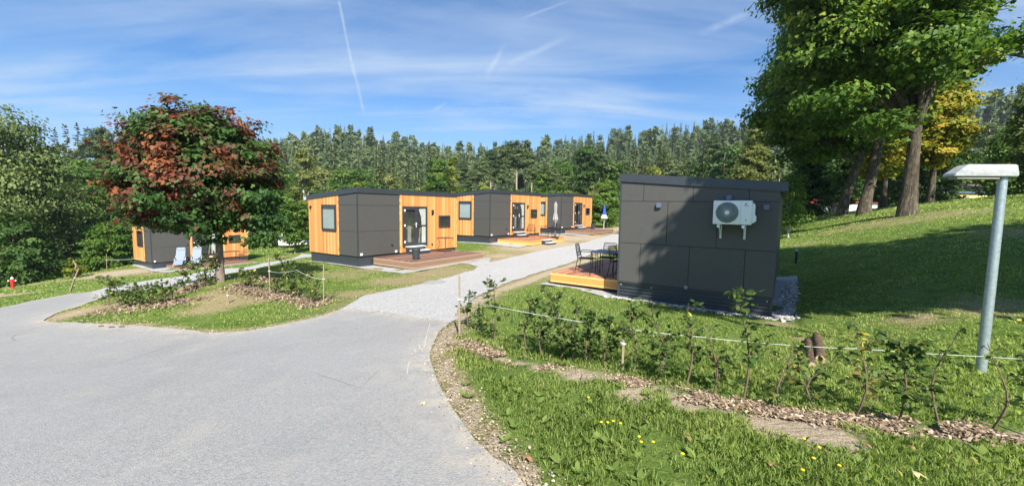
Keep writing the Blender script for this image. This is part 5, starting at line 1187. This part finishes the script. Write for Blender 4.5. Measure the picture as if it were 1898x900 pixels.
SAPL = [(203, 566, 512, 90), (222, 568, 520, 110), (244, 569, 526, 110), (262, 566, 528, 90), (282, 566, 532, 80), (304, 563, 520, 70), (318, 560, 530, 40), (348, 540, 492, 120), (362, 536, 475, 60), (381, 531, 480, 120), (395, 526, 478, 60), (452, 532, 498, 60), (474, 536, 502, 60), (522, 546, 500, 120), (538, 550, 492, 130), (553, 552, 505, 60), (573, 558, 500, 60), (586, 560, 520, 50), (520, 505, 470, 40), (545, 515, 480, 50)]
for i, (px, py, tp, nl) in enumerate(SAPL):
    p = gp(px, py); v = pix_dir(px, tp); H = (EYE + v * p[1] / v[1])[2] - p[2]
    place = 'left tip of the island' if i < 7 else ('left of the red maple trunk' if i < 11 else 'right of the red maple trunk'); j = i if i < 7 else (i - 7 if i < 11 else i - 11)
    sapling('small hedge sapling %s, %s from the left there' % (place, ORD[j]), p, max(.35, H), int(nl * 1.6), 700 + i, .20, .085, (rng.uniform(-.06, .06), 0), .12, 'young hedge saplings on the island')
# brown fallen stick on the island mulch
b = B(); p = gp(605, 562); q = gp(628, 545); b.tube([Vector(p) + Vector((0, 0, .03)), Vector(p).lerp(Vector(q), .5) + Vector((0, 0, .12)), Vector(q) + Vector((0, 0, .18))], [.02, .016, .006], 6)
tag(b.build('dead_stick', MAT['twig'], None, True), 'dead stick leaning beside the right end stake of the island', 'stick')

# ------------------------------------------------------------------ mulch, stones, grass
def near_lines(rg, lines, n, w):
    segs = [(a, b_) for L in lines for a, b_ in zip(L[:-1], L[1:])]; ln = np.array([math.hypot(b_[0] - a[0], b_[1] - a[1]) for a, b_ in segs]); k = rg.choice(len(segs), n, p=ln / ln.sum())
    A = np.array([s[0] for s in segs])[k]; Bq = np.array([s[1] for s in segs])[k]; t = rg.random((n, 1)); d = Bq - A; nn = np.stack([-d[:, 1], d[:, 0]], 1) / (np.linalg.norm(d, axis=1, keepdims=True) + 1e-9)
    return A + d * t + nn * rg.normal(size=(n, 1)) * w
rg = np.random.default_rng(90)
def scatter(name, label, cat, XY, size, mat, tmpl, tint, lift=.02, stand=.35):
    n = len(XY); Z_ = height(XY[:, 0], XY[:, 1]) + lift * rg.random(n) + .012; P = np.stack([XY[:, 0], XY[:, 1], Z_], 1)
    o = leaf_mesh(name, P, rg.normal(size=(n, 3)) * stand + [0, 0, 1], rg.normal(size=(n, 3)), size, tint, tmpl, mat, None, rg); return tag(o, label, cat, None, 'stuff')
CH = np.array([(-.18, -.5, 0), (.2, -.45, .03), (.15, .5, .02), (-.16, .42, -.02)])
n = 12000; XY = near_lines(rg, [MULCH_R], n, .10); XY = XY[vnoise(XY[:, 0] + 3, XY[:, 1], 2.2, 3) < .61]; n = len(XY); scatter('bark_mulch', 'strip of reddish bark mulch under the right hand row of saplings', 'bark mulch', XY, .022 + .034 * rg.random(n), G['chip'], CH, rg.random(n))
n = 9000; XY = near_lines(rg, [MULCH_L1, MULCH_L2, MULCH_L3], n, .26); scatter('bark_mulch', 'reddish bark mulch around the saplings on the island', 'bark mulch', XY, .035 + .05 * rg.random(n), G['chip'], CH, rg.random(n))
ST = np.array([(-.5, -.3, -.1), (.1, -.5, .1), (.5, -.1, .25), (.35, .45, 0), (-.3, .4, .2)])
vr = curve_pts([(1.05, .9), g2(985, 895)] + [g2(*p) for p in ((925, 840), (880, 780), (835, 712), (818, 665), (822, 635), (842, 606))])
n = 4200; XY = near_lines(rg, [vr], n, .12); scatter('loose_stones', 'sandy verge of loose stones along the right edge of the asphalt', 'loose stones', XY, .007 + .018 * rg.random(n) ** 2, G['stone'], ST, rg.random(n), .006)
n = 1500; XY = near_lines(rg, [[g2(640, 575), g2(740, 586), g2(835, 600)], isl_low], n, .09); scatter('loose_stones', 'grit spilled from the path onto the asphalt edge', 'loose stones', XY, .010 + .015 * rg.random(n), G['stone'], ST, rg.random(n) * .8 + .2, .004)
n = 1600; XY = near_lines(rg, [[cab_pt('n', -.25, -.2), cab_pt('n', -.30, 1.6), cab_pt('n', -.2, 3.8), cab_pt('n', 5, 3.95)]], n, .10); scatter('white_stones', 'white pebbles along the foot of the nearest house', 'pebbles', XY, .035 + .05 * rg.random(n), m_leaf('white_pebble', [(0, (.28, .27, .25)), (1, (.62, .60, .56))], 0, .8), ST, rg.random(n), .02)

allp = paved + list(BEDS.values())
def make_grass():
    rg = np.random.default_rng(123); PX = []; HH = []; WW = []; TT = []
    bands = [(1.3, 2.6, 6500, .0042), (2.6, 4.2, 5200, .0052), (4.2, 6.5, 3400, .0070), (6.5, 10, 1500, .0105), (10, 16, 620, .016), (16, 26, 230, .028), (26, 44, 60, .055), (44, 70, 14, .12)]
    for r0, r1, dens, w in bands:
        A = R(60 if r0 > 3 else 66); area = A * (r1 ** 2 - r0 ** 2); n = int(area * dens)
        r = np.sqrt(rg.uniform(r0 ** 2, r1 ** 2, n)); a = rg.uniform(-A, A, n); x, y = np.sin(a) * r, np.cos(a) * r
        # tufts: pull blades together
        tx = np.floor(x / (w * 16)); ty = np.floor(y / (w * 16)); hsh = np.sin(tx * 127.1 + ty * 311.7) * 43758.5; hsh = hsh - np.floor(hsh); hs2 = np.sin(tx * 269.5 + ty * 183.3) * 24634.6; hs2 = hs2 - np.floor(hs2)
        k = rg.random(n) < .35; x = np.where(k, (tx + .2 + .6 * hsh) * w * 16 + rg.normal(size=n) * w * 2.2, x); y = np.where(k, (ty + .2 + .6 * hs2) * w * 16 + rg.normal(size=n) * w * 2.2, y)
        ok = np.ones(n, bool)
        for p in allp: ok &= ~in_poly(x, y, p)
        for q in FOOT.values(): ok &= ~in_poly(x, y, q)
        x, y = x[ok], y[ok]; n = len(x); dr, so = soil_dry(x, y)
        dm = np.minimum.reduce([dist_line(x, y, L) for L in (MULCH_R, MULCH_L1, MULCH_L2, MULCH_L3)])
        keep = rg.random(n) > np.clip(so * 1.35 - .25 + (vnoise(x, y, 5, 3) - .5) * 1.6 * (so > .05), 0, .985); keep &= rg.random(n) > np.clip(1.15 - dm / .22, 0, .86); keep &= rg.random(n) > np.clip((dr + (vnoise(x + 9, y, 2.6, 4) - .5) * 1.5) * 1.9 - .55, 0, .98)
        bare = vnoise(x + 31, y + 17, 1.9, 4); keep &= (rg.random(n) > np.clip((bare - .60) * 9, 0, .9))
        x, y, dr, so = x[keep], y[keep], dr[keep], so[keep]; n = len(x)
        lush = vnoise(x, y, .9, 3); h = (.033 + .054 * lush * (1 - .6 * np.clip(dr, 0, 1))) * rg.uniform(.5, 1.35, n)
        rr = np.hypot(x, y); behind = (y > 6.2) | (x < -1); h = np.where(behind, h * .72, h); h = np.maximum(h, w * 1.3)
        PX.append(np.stack([x, y], 1)); HH.append(h); WW.append(np.full(n, w) * rg.uniform(.6, 1.4, n)); t = .12 + .56 * vnoise(x + 5, y, .9, 4) + rg.random(n) * .38 + .75 * np.clip(dr - .2, 0, 1) * rg.random(n) + (rg.random(n) > .965) * .4; h = h * (1 - .35 * np.clip(dr, 0, 1)); t = np.where((rr < 6.2) & (x > 0), t - .02, t); TT.append(t)
    XY = np.concatenate(PX); h = np.concatenate(HH); w = np.concatenate(WW); t = np.concatenate(TT); n = len(h); Z_ = height(XY[:, 0], XY[:, 1]) + (np.random.default_rng(1).random(n) * -.01)
    Z_ += np.clip((vnoise(XY[:, 0], XY[:, 1], 1.1, 4) - .5) * .12 * smooth(0, 3, np.hypot(*XY.T)), -.02, .05)
    a = rg.uniform(0, 2 * PI, n); ca, sa = np.cos(a), np.sin(a); bend = h * rg.uniform(.1, .9, n); ba = a + PI / 2 + rg.normal(size=n) * .5; bx, by = np.cos(ba) * bend, np.sin(ba) * bend
    V = np.empty((n, 5, 3)); 
    V[:, 0] = np.stack([XY[:, 0] - ca * w / 2, XY[:, 1] - sa * w / 2, Z_], 1); V[:, 1] = np.stack([XY[:, 0] + ca * w / 2, XY[:, 1] + sa * w / 2, Z_], 1)
    V[:, 2] = np.stack([XY[:, 0] + ca * w * .4 + bx * .35, XY[:, 1] + sa * w * .4 + by * .35, Z_ + h * .62], 1); V[:, 4] = np.stack([XY[:, 0] - ca * w * .4 + bx * .35, XY[:, 1] - sa * w * .4 + by * .35, Z_ + h * .62], 1)
    V[:, 3] = np.stack([XY[:, 0] + bx, XY[:, 1] + by, Z_ + h * (1 - .25 * (bend / h))], 1)
    o = mesh_obj('grass', V.reshape(-1, 3), np.arange(n * 5).reshape(n, 5), G['grass'], None, False, {'tint': np.repeat(np.clip(t, 0, 1), 5)}); print('blades', n)
    tag(o, 'grass of the lawns, the island and the bank', 'grass', None, 'stuff')
make_grass()
# broad weeds in the near lawn
rg = np.random.default_rng(8); XY = []
for px, py in [(rg.uniform(840, 1890), rg.uniform(700, 895)) for _ in range(85)] + [(rg.uniform(870, 1100), rg.uniform(640, 700)) for _ in range(14)] + [(rg.uniform(1250, 1890), rg.uniform(560, 740)) for _ in range(110)]:
    p = g2(px, py)
    if not any(in_poly(np.array([p[0]]), np.array([p[1]]), q)[0] for q in allp) and dist_line(np.array([p[0]]), np.array([p[1]]), MULCH_R)[0] > .2: XY.append(p)
P = []; U = []; N_ = []; S = []
for x, y in XY:
    z = hz(x, y)
    for k in range(rg.integers(6, 11)):
        a = rg.uniform(0, 2 * PI); P.append((x, y, z + .01)); U.append((math.cos(a), math.sin(a), rg.uniform(.25, 1.0))); N_.append((-math.cos(a) * .6, -math.sin(a) * .6, 1)); S.append(rg.uniform(.04, .10))
o = leaf_mesh('broadleaf_weeds', np.array(P), np.array(N_), np.array(U), np.array(S), rg.random(len(P)) * .55 + .1, LEAF_OVAL * [.75, 1, 1], G['grass'], None, rg); tag(o, 'broad leaved dock and dandelion rosettes in the lawn', 'weeds', None, 'stuff')
# dandelions
ym = simple('dandelion_yellow', (.85, .62, .02), .7); gm = simple('flower_stem_green', (.10, .20, .03), .7)
for px, py in ((1112, 808), (1124, 812), (1134, 806), (1148, 806), (1182, 832), (1186, 838), (1208, 848), (1262, 872), (1089, 752), (1486, 847), (1515, 852), (1504, 878), (1552, 884), (1484, 896)):
    p = gp(px, py); t = thing('dandelion', 'yellow dandelion in the near lawn', 'flower', tuple(p), 0, 'yellow dandelions in the near lawn'); h = rng.uniform(.08, .14)
    b = B(); b.tube([(0, 0, 0), (.006, 0, h)], .0016, 4); b.build('stem', gm, t); b = B(); b.lathe([(.004, h - .006), (.011, h), (.012, h + .004), (.004, h + .009)], (.006, 0, 0), 9); b.build('flower_head', ym, t, True)
# fallen leaves
fm = [simple('brown_dead_leaf', (.27, .14, .065), .8, 0, .4, 40), simple('pale_dead_leaf', (.52, .44, .20), .8, 0, .3, 40)]
for i, (px, py, s, mi, lab) in enumerate(((974, 852, .075, 0, 'orange brown fallen leaf at the edge of the asphalt verge'), (788, 752, .05, 1, 'small pale yellow leaf lying alone on the asphalt'), (1690, 892, .08, 1, 'pale yellow leaf in the grass at the bottom right'), (1684, 842, .06, 0, 'orange leaf in the grass below the lamp post row'),
        (1272, 822, .05, 0, 'small brown leaf in the near lawn left of the bare sand patch'), (1422, 874, .06, 0, 'reddish brown leaf at the bottom of the lawn under the sand patch'), (1603, 836, .05, 0, 'small orange leaf between the sand patch and the lamp post row'), (1366, 768, .05, 0, 'brown leaf on the near edge of the bark mulch strip'))):
    p = gp(px, py); b = B(); L = LEAF_MAPLE * s; rz = rng.uniform(0, 6); c, s2 = math.cos(rz), math.sin(rz)
    on_grass = px > 1000; z0 = .05 if on_grass else .022
    vs = [b.bm.verts.new((q[0] * c - q[1] * s2, q[0] * s2 + q[1] * c, q[2] * 2.5 + .01 + .004 * math.sin(q[0] * 80))) for q in L]; b.bm.faces.new(vs); o = b.build('fallen_leaf', fm[mi], None); o.location = (p[0], p[1], p[2] + z0); tag(o, lab, 'leaf', 'fallen leaves')
for px, py, lab in ((188, 606, 'left dark clod on the asphalt in front of the island'), (207, 608, 'middle dark clod on the asphalt in front of the island'), (226, 607, 'right dark clod on the asphalt in front of the island')):
    p = gp(px, py); b = B(); b.lathe([(.03, 0), (.045, .012), (.03, .026), (.01, .03)], (0, 0, 0), 7); o = b.build('soil_clod', MAT['log'], None); o.location = (p[0], p[1], p[2] + .012); o.scale = (1.4, .8, 1); tag(o, lab, 'soil clod', 'dark clods on the asphalt')
# chalk survey marks on the asphalt by the path mouth
def chalk(pts, label, w=.005):
    for_ = [gp(*p) for p in pts]; L = [];
    for a, c_ in zip(for_[:-1], for_[1:]):
        for k in range(6): f = k / 6; L.append((a[0] + (c_[0] - a[0]) * f, a[1] + (c_[1] - a[1]) * f))
    L.append((for_[-1][0], for_[-1][1])); V = []
    for i, p in enumerate(L):
        q = L[min(i + 1, len(L) - 1)]; o_ = L[max(0, i - 1)]; d = np.array([q[0] - o_[0], q[1] - o_[1]]); d /= np.linalg.norm(d) + 1e-9; ww = w * rng.uniform(.5, 1.2)
        for s in (-1, 1): x, y = p[0] - d[1] * s * ww, p[1] + d[0] * s * ww; V.append((x, y, hz(x, y) + .022))
    F_ = [(2 * i, 2 * i + 1, 2 * i + 3, 2 * i + 2) for i in range(len(L) - 1)]; o = mesh_obj('chalk_mark', V, F_, MAT['chalk']); tag(o, label, 'chalk mark', 'white chalk marks on the asphalt')
MAT['chalk'] = simple('white_chalk', (.50, .50, .49), .95, 0, .2, 60)
chalk([(797, 600), (792, 620), (786, 645), (780, 652), (772, 656)], 'long white chalk line ending in a hook on the asphalt by the path mouth')
chalk([(759, 672), (756, 684), (755, 695)], 'short white chalk stroke with a cross bar nearest the camera')
chalk([(771, 643), (777, 641), (779, 648), (770, 655), (768, 649), (775, 646)], 'small white chalk scribble beside the long chalk line', .006)

# ------------------------------------------------------------------ distant buildings behind the bank
def at_px(px, depth): v = pix_dir(px, 384); return (v[0] / v[1] * depth, depth)
def zpx(px, py, depth): v = pix_dir(px, py); return EYE[2] + v[2] / v[1] * depth
def shed(name, label, px0, px1, ytop, ywall, depth, wall, roof, deep=6, gable=False, door=None, cat='building', ov=.3):
    x0, x1 = at_px(px0, depth)[0], at_px(px1, depth)[0]; zw = zpx((px0 + px1) / 2, ywall, depth); zt = zpx((px0 + px1) / 2, ytop, depth); zg = hz((x0 + x1) / 2, depth) - 1.0
    t = thing(name, label, cat, (x0, depth, zg), 0, 'distant buildings behind the bank'); L = x1 - x0; hw = max(zw - zg, .8); ht = max(zt - zg, hw + .15)
    b = B(); b.box(0, L, 0, deep, 0, hw); b.build('wall', wall, t)
    b = B()
    if gable: b.prism([(-ov, -ov, hw), (-ov, deep + ov, hw), (-ov, deep / 2, ht)], (L + 2 * ov, 0, 0))
    else: b.prism([(-ov, -ov, hw), (L + ov, -ov, hw), (L + ov, deep + ov, hw + (ht - hw)), (-ov, deep + ov, ht)], (0, 0, .15))
    b.build('roof', roof, t)
    if door: b = B(); b.box(L * door[0], L * door[1], -.04, .01, 0, hw * .92); b.build('door', MAT['stake'], t)
    b = B(); b.box(L * .62, L * .72, -.03, .01, hw * .5, hw * .82); b.build('window', MAT['frame'], t)
    return t
yw = simple('yellow_shed_wall', (.74, .58, .22), .8); red = simple('red_roof_tiles', (.36, .06, .035), .8, 0, .3, 4); brn = simple('brown_roof_tiles', (.13, .09, .07), .85, 0, .3, 4); grey = simple('grey_rendered_wall', (.52, .52, .50), .85)
shed('shed', 'low yellow shed with a flat blue grey roof behind the lamp post', 1774, 1838, 353, 358, 52, yw, simple('blue_grey_roof', (.09, .13, .21), .6), 5, False, (.14, .32))
shed('house', 'brown roofed house rising behind the yellow shed', 1806, 1880, 334, 350, 66, grey, brn, 9, True, None, 'house', .8)
shed('house', 'long low red roofed house seen between the leaning trunks on the left', 1512, 1552, 366, 380, 52, grey, red, 7, True, None, 'house')
shed('house', 'white walled house with a red gable roof seen between the two right hand trunks', 1574, 1626, 366, 376, 56, simple('white_house_wall', (.75, .74, .72), .8), red, 7, True, None, 'house')
f0 = at_px(1838, 50); f1 = at_px(1960, 46)
t = thing('board_fence', 'pale brown board fence right of the yellow shed', 'fence', (f0[0], f0[1], hz(*f0)), math.atan2(f1[1] - f0[1], f1[0] - f0[0])); L = math.hypot(f1[0] - f0[0], f1[1] - f0[1])
hh = zpx(1870, 352, 49) - hz(*f0)
b = B()
for i in range(int(L / .25)): b.box(i * .25, i * .25 + .23, 0, .03, -.6, max(.9, hh) + rng.uniform(-.03, .03))
b.build('boards', simple('faded_fence_boards', (.36, .24, .16), .85, 0, .25, 5), t)
# white parked caravans glimpsed between the maple and the first house
for i, (px, lab) in enumerate(((532, 'white caravan left one of two beyond the lawn behind the maple'), (556, 'white caravan right one of two, next to the corner of the first house'))):
    x, y = at_px(px, 43); zg = hz(x, y); t = thing('caravan', lab, 'caravan', (x, y, zg), R(12), 'white caravans beyond the lawn')
    b = B(); b.prism([(-.9, 0, .35), (.9, 0, .35), (1.0, 0, 1.0), (.9, 0, 1.75), (.6, 0, 1.95), (-.8, 0, 1.95), (-1.0, 0, 1.2)], (0, 3.6, 0)); b.build('body', MAT['white'], t)
    for sx in (-.9, .8): b = B(); b.tube([(sx, 1.8, .3), (sx + .12, 1.8, .3)], .3, 16); b.build('wheel', MAT['black'], t, True)
    b = B(); b.box(-.5, .5, -.02, .01, 1.1, 1.6); b.build('window', MAT['frame'], t)

# ------------------------------------------------------------------ thin summer haze
hb_ = B(); hb_.box(-760, 760, -420, 900, float(Z.min()) - 1.0, 95); hm = bpy.data.materials.new('thin_haze'); hm.use_nodes = True
hn = NT(hm.node_tree); hm.node_tree.nodes.remove(hm.node_tree.nodes['Principled BSDF'])
pv = hn.node('ShaderNodeVolumePrincipled'); pv.inputs['Color'].default_value = (.80, .88, 1, 1); pv.inputs['Density'].default_value = .0003; pv.inputs['Anisotropy'].default_value = .3
hn.l.new(pv.outputs[0], hm.node_tree.nodes['Material Output'].inputs['Volume'])
hz_o = hb_.build('haze', hm); tag(hz_o, 'thin bluish summer haze over the far wooded hill', 'haze', None, 'stuff')
print('ground extent', X.min(), X.max(), Y.min(), Y.max(), Z.min(), Z.max())
